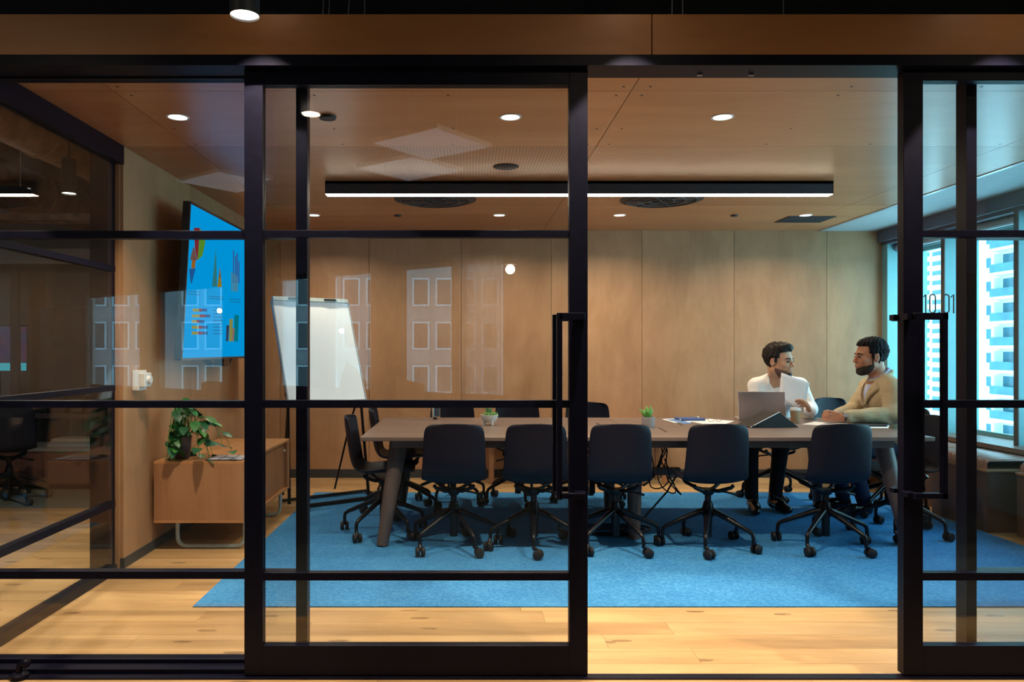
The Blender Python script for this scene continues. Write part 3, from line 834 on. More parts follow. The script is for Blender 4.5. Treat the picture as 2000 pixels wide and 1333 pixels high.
# ------------------------------------------------------------------ window benches
def bench(x0, x1, y0, y1, label):
    t = thing('window_bench', ((x0 + x1) / 2, (y0 + y1) / 2, 0), label, 'bench', 'benches below the windows')
    B(x0, x1, y0, y1, 0.0, 0.43).build('box', M['benchbox'], t, bevel=0.003)
    B(x0 - 0.012, x1, y0 - 0.012, y1, 0.43, 0.447).build('board', M['oak'], t, bevel=0.002)
    n = max(4, int((y1 - y0) / 0.075))
    w = (y1 - y0 - 0.03) / n
    for i in range(n):
        P = []
        ya = y0 + 0.015 + i * w
        for j in range(9):
            q = PI * j / 8
            P.append([(x, ya + w / 2 - math.cos(q) * w / 2 * 0.99, 0.449 + (0.055 + 0.018 * math.sin(q)) * e) for (x, e) in ((x0 + 0.012, 0.0), (x0 + 0.012, 0.75), (x0 + 0.03, 0.98), ((x0 + x1) / 2, 1.04), (x1 - 0.02, 1.0), (x1 - 0.004, 0.6), (x1 - 0.004, 0.0))])
        MB().grid(P).build('cushion_channel', M['leather'], t, smooth=True)
bench(3.68, 4.20, 5.45, 6.10, 'brown channelled bench cushion on a box standing forward of the window')
bench(3.82, 4.20, 6.16, 7.70, 'longer brown channelled window bench reaching the back wall')
bench(3.82, 4.20, 3.30, 5.35, 'window bench at the right edge behind the glass panel')
# ------------------------------------------------------------------ swivel chairs (face +Y, origin on the floor under the hub)
def chair_proto():
    root = thing('swivel_chair', (0, 0, 0), 'x', 'chair', 'swivel chairs around the table')
    # shell: centre line from seat front over the seat to the top of the back
    ctl = [(0.215, 0.432, 0.165), (0.205, 0.443, 0.195), (0.15, 0.448, 0.208), (0.06, 0.440, 0.212), (-0.05, 0.430, 0.213), (-0.13, 0.433, 0.212),
           (-0.185, 0.452, 0.211), (-0.215, 0.492, 0.209), (-0.230, 0.545, 0.206), (-0.242, 0.61, 0.203), (-0.253, 0.68, 0.200), (-0.262, 0.74, 0.197), (-0.267, 0.78, 0.193), (-0.270, 0.804, 0.185), (-0.272, 0.819, 0.170), (-0.273, 0.828, 0.145)]
    n = len(ctl)
    P = []
    for i, (y, z, w) in enumerate(ctl):
        back = min(1, max(0, (i - 4) / 4.0))
        row = []
        for j in range(13):
            u = -1 + 2 * j / 12.0
            x = w * u
            e = abs(u) ** 2.6
            yy = y + 0.050 * e * back
            zz = z + 0.040 * e * (1 - back) + (0.006 * (1 - u * u) * back if i > 12 else 0)
            row.append((x, yy, zz))
        P.append(row)
    sh = MB().grid(P).build('shell', M['shell'], root, smooth=True)
    m = sh.modifiers.new('solid', 'SOLIDIFY'); m.thickness = 0.011; m.offset = -1
    m = sh.modifiers.new('sub', 'SUBSURF'); m.levels = 1; m.render_levels = 1
    # seat spider
    sp = MB()
    for sx, sy in ((-1, -1), (1, -1), (-1, 1), (1, 1)):
        sp.tube([(0, 0, 0.372), (sx * 0.055, sy * 0.055, 0.378), (sx * 0.115, sy * 0.11, 0.408), (sx * 0.125, sy * 0.12, 0.425)], 0.0125, 8)
    sp.lathe([(0.0, 0.345), (0.03, 0.345), (0.045, 0.365), (0.045, 0.385), (0.0, 0.385)], n=16)
    sp.build('seat_bracket', M['chairmetal'], root, smooth=40)
    MB().tube([(0.03, 0.0, 0.372), (0.12, -0.01, 0.362), (0.185, -0.015, 0.345)], [0.006, 0.006, 0.009], 8).build('height_lever', M['chairmetal'], root, smooth=True)
    MB().lathe([(0.0, 0.075), (0.026, 0.075), (0.027, 0.20), (0.036, 0.205), (0.038, 0.255), (0.030, 0.285), (0.027, 0.30), (0.020, 0.302), (0.020, 0.35), (0.0, 0.35)], n=20).build('column', M['chairmetal'], root, smooth=35)
    arm = MB().tube([(0.02, 0, 0.243), (0.10, 0, 0.213), (0.20, 0, 0.170), (0.268, 0, 0.140), (0.288, 0, 0.125), (0.294, 0, 0.100), (0.294, 0, 0.062)], [0.020, 0.018, 0.0155, 0.0135, 0.013, 0.012, 0.011], 10).mesh('arm', M['chairmetal'], 50)
    cs = MB()
    for s_ in (-1, 1):
        cs.tube([(0.030, s_ * 0.005, 0.031), (0.030, s_ * 0.010, 0.031), (0.030, s_ * 0.026, 0.031), (0.030, s_ * 0.030, 0.031)], [0.024, 0.0305, 0.0285, 0.022], 18)
    cme = cs.mesh('caster_wheel', M['caster'], 40)
    hood = MB().tube([(0.0, 0, 0.070), (0.012, 0, 0.062), (0.030, 0, 0.040)], [0.013, 0.013, 0.009], 8).mesh('caster_fork', M['chairmetal'], 50)
    cr_ = random.Random(2)
    for k in range(5):
        a = 2 * PI * k / 5 - PI / 2
        ao = link('arm', arm, root, (0, 0, 0), (0, 0, a))
        co = link('caster', hood, root, (0.294 * math.cos(a), 0.294 * math.sin(a), 0), (0, 0, a + cr_.uniform(-1.4, 1.4)))
        link('caster_wheel', cme, co)
    return root

proto = chair_proto()
proto_used = [False]
def place_chair(x, y, face, base, label, group='swivel chairs around the table'):
    """face: heading of the sitter in degrees (0 = +Y away from camera); base: turn of the star base"""
    if not proto_used[0]: r = proto; proto_used[0] = True
    else: r = copy_tree(proto)
    r.location = (x, y, 0.0062); r.rotation_euler = (0, 0, math.radians(face)); r['label'] = label; r['group'] = group
    d = math.radians(base - face)
    R = Matrix.Rotation(d, 4, 'Z')
    for ch in r.children:
        n = ch.name.split('.')[0]
        if n in ('arm', 'caster'):
            ch.location = R @ Vector(ch.location); ch.rotation_euler.z += d
    return r
G1 = 'swivel chairs with their backs to the glass'
fx = [(-0.097, 27, 2), (0.428, -30, -1), (0.962, 0, -2), (1.568, 27, 0), (2.34, 1, 1)]
for i, (x, b, f) in enumerate(fx):
    place_chair(x, 5.03, f, b, 'black shell chair with its back to the glass, %s of five from left' % ('first', 'second', 'third', 'fourth', 'fifth')[i], G1)
G2 = 'swivel chairs on the far side of the table'
for i, (x, b) in enumerate(((-0.13, 20), (0.42, 55), (1.05, 10))):
    place_chair(x, 6.52, 180 + (3, -2, 2)[i], b, 'black shell swivel chair on the far side of the table, %s of the empty three' % ('leftmost', 'middle', 'rightmost')[i], G2)
G3 = 'swivel chairs at the ends of the table'
place_chair(-0.60, 5.42, -90, 15, 'dark swivel chair at the left table end, the nearer one', G3)
place_chair(-0.52, 6.10, -88, 40, 'dark swivel chair at the left table end, the farther one', G3)
place_chair(3.03, 5.40, 92, 13, 'dark swivel chair at the right table end, mostly hidden by the door stile', G3)
place_chair(2.69, 6.74, 180, 35, 'dark swivel chair under the man in the white shirt', G2)
place_chair(3.30, 6.04, 92, 64, 'dark swivel chair under the man in the beige jacket', G3)
place_chair(3.52, 7.15, 196, 20, 'swivel chair standing empty behind the man in the beige jacket', G2)

# ------------------------------------------------------------------ things on the table
Z0 = TZT
def tpt(px, py, z=TZT):
    y = (EYE - z) * FPX / (py - 683.0)
    return Vector((PX(px, y), y, z))
# drinking glass
p = tpt(852, 819)
gl = NT('drinking_glass'); gl.b.inputs['Transmission Weight'].default_value = 1.0; gl.b.inputs['Roughness'].default_value = 0.02; gl.b.inputs['IOR'].default_value = 1.45
_gv = gl.ramp(gl.noise(gl.pos(), 3), [(0.3, (0.93, 0.96, 0.97)), (0.7, (0.97, 0.99, 1.0))]); gl.l(_gv, gl.b.inputs['Base Color'])
o = MB().lathe([(0.0, 0.0), (0.031, 0.0), (0.034, 0.02), (0.040, 0.155), (0.0375, 0.155), (0.031, 0.022), (0.0, 0.018)], p, 28).build('water_glass', gl.m, None, smooth=40, base=True)
tag(o, 'clear drinking glass on the left part of the table', 'glass')
# succulent in a white footed bowl
p = tpt(956, 830)
t = thing('bowl_succulent', p, 'green succulents in a white footed bowl on the table', 'succulent')
MB().lathe([(0.0, 0.022), (0.035, 0.022), (0.060, 0.045), (0.067, 0.078), (0.061, 0.078), (0.054, 0.062), (0.0, 0.058)], p, 28).build('bowl', M['white'], t, smooth=40)
for k in range(3):
    a = 2 * PI * k / 3 - PI / 2 + 0.5
    MB().tube([p + Vector((0.036 * math.cos(a), 0.036 * math.sin(a), 0.035)), p + Vector((0.043 * math.cos(a), 0.043 * math.sin(a), 0.0))], [0.012, 0.008], 10).build('foot', M['white'], t, smooth=40)
def spikes(mb, c, n, L, W, spread, rng, lift=0.5):
    for k in range(n):
        a = rng.uniform(0, 2 * PI); e = rng.uniform(lift, 1.45) if spread else 1.3
        d = Vector((math.cos(a) * math.cos(e), math.sin(a) * math.cos(e), math.sin(e)))
        l = L * rng.uniform(0.7, 1.1)
        mb.tube([c, c + d * l * 0.45 + Vector((0, 0, 0.0)), c + d * l], [W * 0.6, W, 0.0006], 6)
sr = random.Random(5)
m = MB()
for k in range(7):
    a = 2 * PI * k / 7
    spikes(m, p + Vector((0.036 * math.cos(a), 0.036 * math.sin(a), 0.06)), 9, 0.042, 0.007, True, sr, 0.3)
m.build('rosettes', plain('succulent_green', (0.13, 0.33, 0.06), 0.45, 0, 0.3, 60), t, smooth=True)
m = MB(); spikes(m, p + Vector((0.0, 0.015, 0.06)), 14, 0.105, 0.006, True, sr, 1.0)
m.build('upright_leaves', plain('succulent_blue_green', (0.07, 0.22, 0.08), 0.45, 0, 0.2, 60), t, smooth=True)
# small agave in a grey pot
p = tpt(1266, 834)
t = thing('pot_succulent', p, 'spiky green succulent in a small grey cylinder pot on the table', 'succulent')
MB().lathe([(0.0, 0.0), (0.044, 0.0), (0.047, 0.004), (0.048, 0.075), (0.043, 0.075), (0.042, 0.06), (0.0, 0.058)], p, 28).build('pot', plain('concrete_pot', (0.36, 0.35, 0.37), 0.7), t, smooth=40)
m = MB(); spikes(m, p + Vector((0, 0, 0.06)), 26, 0.10, 0.0105, True, sr, 0.55)
m.build('leaves', plain('agave_green', (0.11, 0.34, 0.06), 0.4, 0, 0.3, 60), t, smooth=True)

def sheet(name, pts, label, mat, th=0.0015, z=TZT, cat='paper', group=None):
    q = [tpt(a, b, z) for a, b in pts]
    o = MB().extrude([(v.x, v.y, z) for v in q], (0, 0, th)).build(name, mat, None, base=True)
    return tag(o, label, cat, group)
GP = 'loose paper sheets on the table'
sheet('paper_sheet', [(1293, 819), (1330, 817), (1365, 820), (1345, 826), (1318, 826)], 'white paper sheet at the left end of the paper pile', M['paper'], group=GP)
sheet('paper_sheet', [(1334, 821), (1380, 818), (1434, 823), (1416, 828.5), (1372, 828)], 'white paper sheet lying beside the blue notebook, nearest the laptop', M['paper'], 0.002, group=GP)
sheet('paper_sheet', [(1300, 820), (1318, 819), (1352, 827), (1335, 828)], 'blue edged sheet at the very left of the papers', plain('blue_edge', (0.12, 0.25, 0.5), 0.6), 0.003, group=GP)
t = thing('notebook', tpt(1348, 822), 'blue notebook lying on the paper sheets', 'notebook')
c = tpt(1347, 821)
MB().obox(c + Vector((0, 0, 0.012)), (0.100, 0.01, 0), (-0.008, 0.075, 0), (0, 0, 0.009)).build('cover', plain('notebook_blue', (0.055, 0.10, 0.27), 0.55), t, bevel=0.002)
MB().obox(c + Vector((0.001, 0.001, 0.012)), (0.101, 0.01, 0), (-0.0075, 0.072, 0), (0, 0, 0.006)).build('pages', M['paper'], t)
o = MB().tube([c + Vector((0.055, -0.06, 0.0265)), c + Vector((0.075, 0.035, 0.0265))], 0.005, 8).build('pen', M['white'], None, smooth=True, base=True); tag(o, 'white pen lying across the blue notebook', 'pen')
# spectacles next to it
t = thing('glasses', tpt(1396, 824), 'thin pair of glasses on the white sheet', 'glasses')
for s_ in (-1, 1):
    cc = tpt(1396, 824) + Vector((s_ * 0.03, 0, 0.018))
    MB().tube([cc + Vector((0.024 * math.cos(q), 0.004 * math.sin(q), 0.015 * math.sin(q))) for q in [2 * PI * i / 16 for i in range(16)]], 0.0018, 5, closed=True).build('rim', M['leather'], t, smooth=True)
    MB().tube([cc + Vector((s_ * 0.024, 0, 0.005)), cc + Vector((s_ * 0.03, 0.10, -0.005)), cc + Vector((s_ * 0.026, 0.13, -0.012))], 0.0018, 5).build('temple', M['leather'], t, smooth=True)

# laptop, seen from behind
c = tpt(1489, 823)
yw = math.radians(-10)
u = Vector((math.cos(yw), math.sin(yw), 0)); n_ = Vector((math.sin(yw), -math.cos(yw), 0))   # n_ points to the camera
up = (Vector((0, 0, 1)) * math.cos(0.30) + n_ * math.sin(0.30)); fc = (n_ * math.cos(0.30) - Vector((0, 0, 1)) * math.sin(0.30))
up = (up - u * 0.10).normalized()
t = thing('laptop', c, 'open silver laptop seen from behind in front of the man in white', 'laptop')
hw = 0.178
b0 = c + Vector((0, 0, 0.016))
MB().obox(b0 + up * 0.117, u * hw, up * 0.119, fc * 0.004).build('lid', M['silver'], t, bevel=0.003)
MB().obox(b0 + up * 0.117 - fc * 0.0045, u * (hw - 0.008), up * 0.110, fc * 0.0008).build('display', emit('laptop_glow', (0.5, 0.6, 0.75), 0.5), t)
MB().obox(c - n_ * 0.125 + Vector((0, 0, 0.009)), u * hw, n_ * 0.122, (0, 0, 0.0085)).build('base', M['silver'], t, bevel=0.003)
MB().obox(c - n_ * 0.10 + Vector((0, 0, 0.018)), u * (hw - 0.03), n_ * 0.055, (0, 0, 0.0008)).build('keyboard', M['caster'], t)

# wedge shaped room controller
a, b, ap = tpt(1465, 836), tpt(1561, 835), Vector((PX(1524, 5.63), 5.64, PZ(806, 5.63)))
back = Vector((-0.055, 0.16, 0))
t = thing('conference_console', (a + b) / 2, 'black wedge shaped conference console beside the laptop', 'console')
MB().extrude([a, b, ap], back).build('wedge', plain('console_black', (0.010, 0.010, 0.013), 0.5, 0, 0.1, 12, 0.25), t, bevel=0.004)
e1 = (ap - a); nrm = e1.cross(back).normalized(); nrm = nrm if nrm.z > 0 else -nrm
MB().obox((a + ap) / 2 + back * 0.5 + nrm * 0.003, e1 * 0.47, back * 0.48, nrm * 0.002).build('touch_screen', plain('console_glass', (0.035, 0.035, 0.040), 0.3), t)
MB().tube([a + nrm * 0.004 + e1 * 0.02, ap + nrm * 0.004], 0.003, 6).build('silver_edge', M['silver'], t)
for k in range(3):
    q = a + (b - a) * (0.06 + 0.05 * k) + Vector((0, -0.001, 0.012))
    MB().obox(q, (0.006, 0, 0), (0, 0.002, 0), (0, 0, 0.004)).build('port', M['caster'], t)

# paper cup
p = tpt(1553, 826)
t = thing('coffee_cup', p, 'tan paper coffee cup with a white lid between the two men', 'cup')
MB().lathe([(0.0, 0.0), (0.030, 0.0), (0.039, 0.098), (0.0, 0.098)], p, 28).build('cup', plain('kraft_paper', (0.36, 0.24, 0.13), 0.7), t, smooth=40)
MB().lathe([(0.041, 0.096), (0.042, 0.104), (0.038, 0.107), (0.036, 0.117), (0.0, 0.117)], p, 28).build('lid', M['white'], t, smooth=40)

# papers and a black folder by the man in the jacket
sheet('paper_sheet', [(1567, 829), (1590, 824), (1660, 828), (1640, 833)], 'white paper sheet under the clasped hands', M['paper'], group=GP)
sheet('paper_sheet', [(1668, 836), (1690, 828), (1738, 829), (1735, 836.5)], 'white paper sheet under the black folder', M['paper'], group=GP)
o = sheet('folder', [(1662, 833.5), (1672, 826.5), (1734, 827), (1732, 833.5)], 'black folder on the table beside the beige sleeve', plain('folder_black', (0.015, 0.015, 0.02), 0.5), 0.012, TZT + 0.0017, 'folder')
# ------------------------------------------------------------------ people: distance fields meshed with surface nets
class SDF:
    def __init__(s, lo, hi, vox):
        s.lo = np.array(lo, np.float32); s.vox = vox
        s.n = np.ceil((np.array(hi) - np.array(lo)) / vox).astype(int) + 1
        s.d = np.full(s.n, 0.3, np.float32)
    def _sub(s, lo, hi):
        a = np.clip(np.floor((np.array(lo) - s.lo) / s.vox).astype(int), 0, s.n)
        b = np.clip(np.ceil((np.array(hi) - s.lo) / s.vox).astype(int) + 1, 0, s.n)
        sl = tuple(slice(p, q) for p, q in zip(a, b))
        ax = [(s.lo[i] + s.vox * np.arange(a[i], b[i], dtype=np.float32)) for i in range(3)]
        return sl, ax[0][:, None, None], ax[1][None, :, None], ax[2][None, None, :]
    def _put(s, sl, v, k, op):
        if v.size == 0: return
        a = s.d[sl]
        if op == 'sub':
            v = -v; h = np.clip(0.5 - 0.5 * (v - a) / k, 0, 1)     # smooth max
            s.d[sl] = v * (1 - h) + a * h + k * h * (1 - h)
        else:
            h = np.clip(0.5 + 0.5 * (v - a) / k, 0, 1)
            s.d[sl] = v * (1 - h) + a * h - k * h * (1 - h)
    def cone(s, a, b, ra, rb=None, k=0.02, op='add'):
        rb = ra if rb is None else rb
        a = np.array(a, np.float32); b = np.array(b, np.float32); m = max(ra, rb) + 0.03 + k
        sl, x, y, z = s._sub(np.minimum(a, b) - m, np.maximum(a, b) + m)
        ab = b - a; L = float(ab @ ab) + 1e-9
        t = np.clip(((x - a[0]) * ab[0] + (y - a[1]) * ab[1] + (z - a[2]) * ab[2]) / L, 0, 1)
        v = np.sqrt((x - a[0] - t * ab[0]) ** 2 + (y - a[1] - t * ab[1]) ** 2 + (z - a[2] - t * ab[2]) ** 2) - (ra + t * (rb - ra))
        s._put(sl, v, k, op)
    def chain(s, pts, rs, k=0.02):
        for i in range(len(pts) - 1): s.cone(pts[i], pts[i + 1], rs[i], rs[i + 1], k)
    def ell(s, c, r, k=0.02, R=None, op='add'):
        c = np.array(c, np.float32); r = np.array(r, np.float32)
        R = np.eye(3) if R is None else np.array(R)
        ext = np.sqrt(((R * r) ** 2).sum(1)) + 0.03 + k
        sl, x, y, z = s._sub(c - ext, c + ext)
        q = [(x - c[0]) * R[0, i] + (y - c[1]) * R[1, i] + (z - c[2]) * R[2, i] for i in range(3)]
        k0 = np.sqrt(sum((q[i] / r[i]) ** 2 for i in range(3))) + 1e-6
        k1 = np.sqrt(sum((q[i] / r[i] ** 2) ** 2 for i in range(3))) + 1e-6
        s._put(sl, k0 * (k0 - 1) / k1, k, op)
    def axes(s):
        return [s.lo[i] + s.vox * np.arange(s.n[i], dtype=np.float32) for i in range(3)]
    def mesh(s, name, mat, off, warp=None):
        d = s.d
        d[0] = d[-1] = 0.3; d[:, 0] = d[:, -1] = 0.3; d[:, :, 0] = d[:, :, -1] = 0.3
        g = d < 0
        cnt = np.zeros(np.array(d.shape) - 1, np.int8)
        for i in (0, 1):
            for j in (0, 1):
                for k in (0, 1):
                    cnt += g[i:g.shape[0] - 1 + i, j:g.shape[1] - 1 + j, k:g.shape[2] - 1 + k]
        act = (cnt > 0) & (cnt < 8)
        ijk = np.argwhere(act)
        idx = np.full(act.shape, -1, np.int32); idx[act] = np.arange(len(ijk))
        acc = np.zeros((len(ijk), 3)); w = np.zeros(len(ijk))
        for ax in range(3):
            e = np.zeros(3, int); e[ax] = 1
            o1, o2 = [q for q in range(3) if q != ax]
            for p in (0, 1):
                for q in (0, 1):
                    a = np.zeros(3, int); a[o1] = p; a[o2] = q
                    A = ijk + a; Bq = A + e
                    va = d[A[:, 0], A[:, 1], A[:, 2]]; vb = d[Bq[:, 0], Bq[:, 1], Bq[:, 2]]
                    mk = (va < 0) != (vb < 0)
                    t = np.where(mk, va / np.where(mk, va - vb, 1), 0)
                    acc[mk] += a + t[mk, None] * e; w[mk] += 1
        pos = (ijk + acc / np.maximum(w, 1)[:, None]) * s.vox + s.lo
        F = []
        for ax in range(3):
            o1, o2 = (ax + 1) % 3, (ax + 2) % 3
            sh = list(d.shape)
            sa = [slice(None)] * 3; sb_ = [slice(None)] * 3
            sa[ax] = slice(0, -1); sb_[ax] = slice(1, None)
            ch = g[tuple(sa)] != g[tuple(sb_)]
            E = np.argwhere(ch)
            E = E[(E[:, o1] > 0) & (E[:, o2] > 0) & (E[:, o1] < sh[o1] - 1) & (E[:, o2] < sh[o2] - 1)]
            def cell(p, q):
                c = E.copy(); c[:, o1] -= p; c[:, o2] -= q
                return idx[c[:, 0], c[:, 1], c[:, 2]]
            quad = np.stack([cell(1, 1), cell(0, 1), cell(0, 0), cell(1, 0)], 1)
            inside = g[E[:, 0], E[:, 1], E[:, 2]]
            quad[~inside] = quad[~inside][:, ::-1]
            F.append(quad)
        F = np.concatenate(F)
        F = F[(F >= 0).all(1)]
        if warp is not None: pos = warp(pos)
        pos = pos - np.array(off)
        me = bpy.data.meshes.new(name)
        me.vertices.add(len(pos)); me.vertices.foreach_set('co', pos.astype(np.float32).ravel())
        me.loops.add(F.size); me.loops.foreach_set('vertex_index', F.astype(np.int32).ravel())
        me.polygons.add(len(F)); me.polygons.foreach_set('loop_start', np.arange(0, F.size, 4, dtype=np.int32))
        me.update(calc_edges=True); me.validate()
        me.polygons.foreach_set('use_smooth', np.ones(len(F), bool))
        me.materials.append(mat)
        return me

def skin_mat(name, col):
    t = NT(name)
    f = t.noise(t.pos(rnd=False), 18, 4)
    t.l(t.ramp(f, [(0.3, tuple(c * 0.88 for c in col)), (0.7, tuple(min(1, c * 1.1) for c in col))]), t.b.inputs['Base Color'])
    t.b.inputs['Roughness'].default_value = 0.5
    t.b.inputs['Subsurface Weight'].default_value = 0.12
    t.b.inputs['Subsurface Radius'].default_value = (0.012, 0.005, 0.003)
    t.b.inputs['Subsurface Scale'].default_value = 0.4
    return t.m

def cloth_mat(name, col, fold=0.5, var=0.08):
    t = NT(name)
    v = t.pos(rnd=False)
    t.l(t.ramp(t.noise(v, 90, 3), [(0.3, tuple(c * (1 - var) for c in col)), (0.7, tuple(min(1, c * (1 + var)) for c in col))]), t.b.inputs['Base Color'])
    t.b.inputs['Roughness'].default_value = 0.85
    t.b.inputs['Specular IOR Level'].default_value = 0.2
    h = t.noise(t.pos((1, 1, 2.2), False, (0.6, 0.4, 0)), 9, 2, 0.45, 0.4)
    t.bump(h, fold, 0.025)
    return t.m

def frame3(f):
    f = Vector(f).normalized(); l = Vector((0, 0, 1)).cross(f).normalized(); u = f.cross(l)
    return np.array([[f.x, l.x, u.x], [f.y, l.y, u.y], [f.z, l.z, u.z]])

class Head:
    def __init__(s, c, fwd, sc):
        s.c = np.array(c); s.R = frame3(fwd); s.s = sc
    def p(s, *q): return s.c + s.R @ (np.array(q) * s.s)
    def skin(s, S):
        p, k = s.p, s.s
        def E(c, r, sm=0.02, op='add'): S.ell(p(*c), np.array(r) * k, sm, s.R, op)
        def Cn(a, b, ra, rb, sm=0.015): S.cone(p(*a), p(*b), ra * k, rb * k, sm)
        E((-0.012, 0, 0.036), (0.096, 0.075, 0.086))
        E((0.028, 0, -0.030), (0.060, 0.058, 0.084), 0.03)
        for q in (-1, 1):
            Cn((0.005, q * 0.047, -0.050), (0.060, q * 0.016, -0.096), 0.020, 0.017, 0.03)
            E((0.060, q * 0.040, -0.020), (0.022, 0.020, 0.018), 0.025)
        E((0.072, 0, -0.094), (0.018, 0.021, 0.017), 0.025)
        E((0.074, 0, 0.026), (0.017, 0.045, 0.012), 0.02)
        for q in (-1, 1): E((0.098, q * 0.031, 0.004), (0.016, 0.016, 0.0105), 0.012, 'sub')
        Cn((0.086, 0, 0.014), (0.1055, 0, -0.020), 0.0080, 0.0110, 0.012)
        for q in (-1, 1): E((0.095, q * 0.0115, -0.0255), (0.011, 0.008, 0.008), 0.008)
        E((0.084, 0, -0.052), (0.014, 0.023, 0.020), 0.015)
        E((0.0935, 0, -0.0515), (0.007, 0.019, 0.0045), 0.006)
        E((0.0915, 0, -0.0625), (0.008, 0.017, 0.0052), 0.006)
        E((0.101, 0, -0.0568), (0.006, 0.020, 0.0016), 0.003, 'sub')
        for q in (-1, 1):
            E((-0.010, q * 0.077, 0.000), (0.019, 0.009, 0.031), 0.010)
            E((-0.004, q * 0.086, 0.004), (0.009, 0.006, 0.017), 0.006, 'sub')
    def features(s, root, skin, brow_mat, iris=(0.02, 0.012, 0.008), brow=0.0046):
        off = root.location
        white = plain('eye_white', (0.42, 0.38, 0.36), 0.25, 0, 0.02); ir = plain('iris_dark', iris, 0.2)
        lipm = plain('lip', tuple(c * f for c, f in zip(skin, (0.85, 0.55, 0.6))), 0.45)
        for q in (-1, 1):
            c = Vector(s.p(0.0775, q * 0.031, 0.0030))
            e = MB().sphere(c, 0.0105 * s.s, 14, 10).build('eye', white, root, smooth=True)
            MB().sphere(Vector(s.p(0.0775 + 0.0048, q * 0.031 - 0.0005, 0.0026)), 0.0072 * s.s, 12, 8).build('iris', ir, e, smooth=True)
            # lids
            for dz_, r_ in ((0.0062, 0.0026), (-0.0072, 0.0016)):
                P = [s.p(0.0815 + 0.006 * math.cos(a) , q * 0.031 + 0.0155 * math.sin(a), 0.0035 + dz_ * math.cos(a)) for a in np.linspace(-1.35, 1.35, 9)]
                MB().tube([Vector(v) for v in P], r_ * s.s, 6).build('eyelid', brow_mat if dz_ > 0 else root.data.materials[0], root, smooth=True)
            P = [s.p(0.0915 - 0.020 * (t_ ** 2), q * (0.012 + 0.040 * t_), 0.0245 + 0.006 * math.sin(PI * min(1, t_ * 1.1))) for t_ in np.linspace(0, 1, 8)]
            MB().tube([Vector(v) for v in P], [brow * s.s * w for w in (0.7, 1, 1.05, 1, 0.9, 0.8, 0.6, 0.3)], 8).build('eyebrow', brow_mat, root, smooth=True)
        for z_, x_, r_ in ((-0.0515, 0.0985, 0.0032), (-0.0625, 0.0965, 0.0038)):
            P = [s.p(x_ - 0.010 * (t_ ** 2), 0.0195 * t_, z_ + (0.002 * abs(t_) if z_ > -0.055 else 0.004 * abs(t_))) for t_ in np.linspace(-1, 1, 9)]
            MB().tube([Vector(v) for v in P], [r_ * s.s * w for w in (0.3, 0.7, 0.9, 1, 1, 1, 0.9, 0.7, 0.3)], 6).build('lip', lipm, root, smooth=True)
    def cap(s, region, thick, extra=(), noise=(0.0, 60.0), vox=0.0042):
        """a layer over the skull kept where region(x, y, z) > 0 in head space"""
        r = 0.20 * s.s
        S = SDF(s.c - r, s.c + r, vox)
        s.skin(S)
        S.d -= thick * s.s
        for (c, rr) in extra: S.ell(s.p(*c), np.array(rr) * s.s, 0.025, s.R)
        ax = S.axes()
        x, y, z = [a - c for a, c in zip(ax, s.c)]
        x = x[:, None, None]; y = y[None, :, None]; z = z[None, None, :]
        L = [(x * s.R[0, i] + y * s.R[1, i] + z * s.R[2, i]) / s.s for i in range(3)]
        if noise[0]:
            f = noise[1]
            S.d += (noise[0] * s.s * (np.sin(f * L[0] + 1.3 * np.sin(f * 0.7 * L[2])) * np.sin(f * 1.1 * L[1] + 2 * np.sin(f * 0.5 * L[0])) + 0.6 * np.sin(f * 2.1 * L[2] + 3 * L[0] * f) * np.sin(f * 1.9 * L[1]))).astype(np.float32)
        reg = region(*L) * s.s
        kk = 0.014
        v = -reg
        h = np.clip(0.5 - 0.5 * (v - S.d) / kk, 0, 1)
        S.d = (v * (1 - h) + S.d * h + kk * h * (1 - h)).astype(np.float32)
        return S

def hand(S, wrist, knuck, side, curl, r=0.0095, L=0.075, tips=None):
    """palm plus five fingers; side: unit vector across the knuckles (thumb to little finger); curl: list of direction vectors per joint"""
    w = Vector(wrist); k = Vector(knuck); sd_ = Vector(side).normalized()
    for o in (-0.028, -0.009, 0.010, 0.027):
        S.cone(w + sd_ * o * 0.6, k + sd_ * o, 0.017, 0.0125, 0.012)
    for i, o in enumerate((-0.029, -0.010, 0.010, 0.028)):
        l = L * (0.92, 1.05, 0.98, 0.78)[i]
        p = k + sd_ * o
        for j, d in enumerate(curl):
            q = p + Vector(d).normalized() * l * (0.48, 0.32, 0.26)[j]
            S.cone(p, q, r * (1 - 0.08 * j), r * (0.94 - 0.10 * j), 0.004)
            p = q
def thumb(S, a, b, c, r=0.0115):
    S.cone(a, b, r * 1.15, r, 0.012); S.cone(b, c, r, r * 0.8, 0.006)

def finish(S, name, mat, parent, warp=None):
    return link(name, S.mesh(name, mat, org(parent), warp), parent)

def shoe(S, heel, toe, w=0.045):
    h, t = Vector(heel), Vector(toe); d = (t - h); e = d.normalized(); dz_ = Vector((0, 0, 1))
    S.cone(h + dz_ * 0.045, h + d * 0.45 + dz_ * 0.045, 0.042, 0.044, 0.02)
    S.cone(h + d * 0.45 + dz_ * 0.038, t - e * 0.02 + dz_ * 0.026, 0.044, 0.028, 0.02)
    S.cone(h + dz_ * 0.05, h + dz_ * 0.105 + e * 0.01, 0.042, 0.044, 0.02)

dark_hair = plain('dark_brown_hair', (0.011, 0.007, 0.008), 0.55, 0, 0.4, 120, 0.2, 0.6)
black_hair = plain('black_hair', (0.005, 0.005, 0.008), 0.7, 0, 0.4, 160, 0.15, 0.8)
shoe_mat = plain('black_polished_leather', (0.012, 0.010, 0.010), 0.16, 0, 0.1, 20, 0.6)

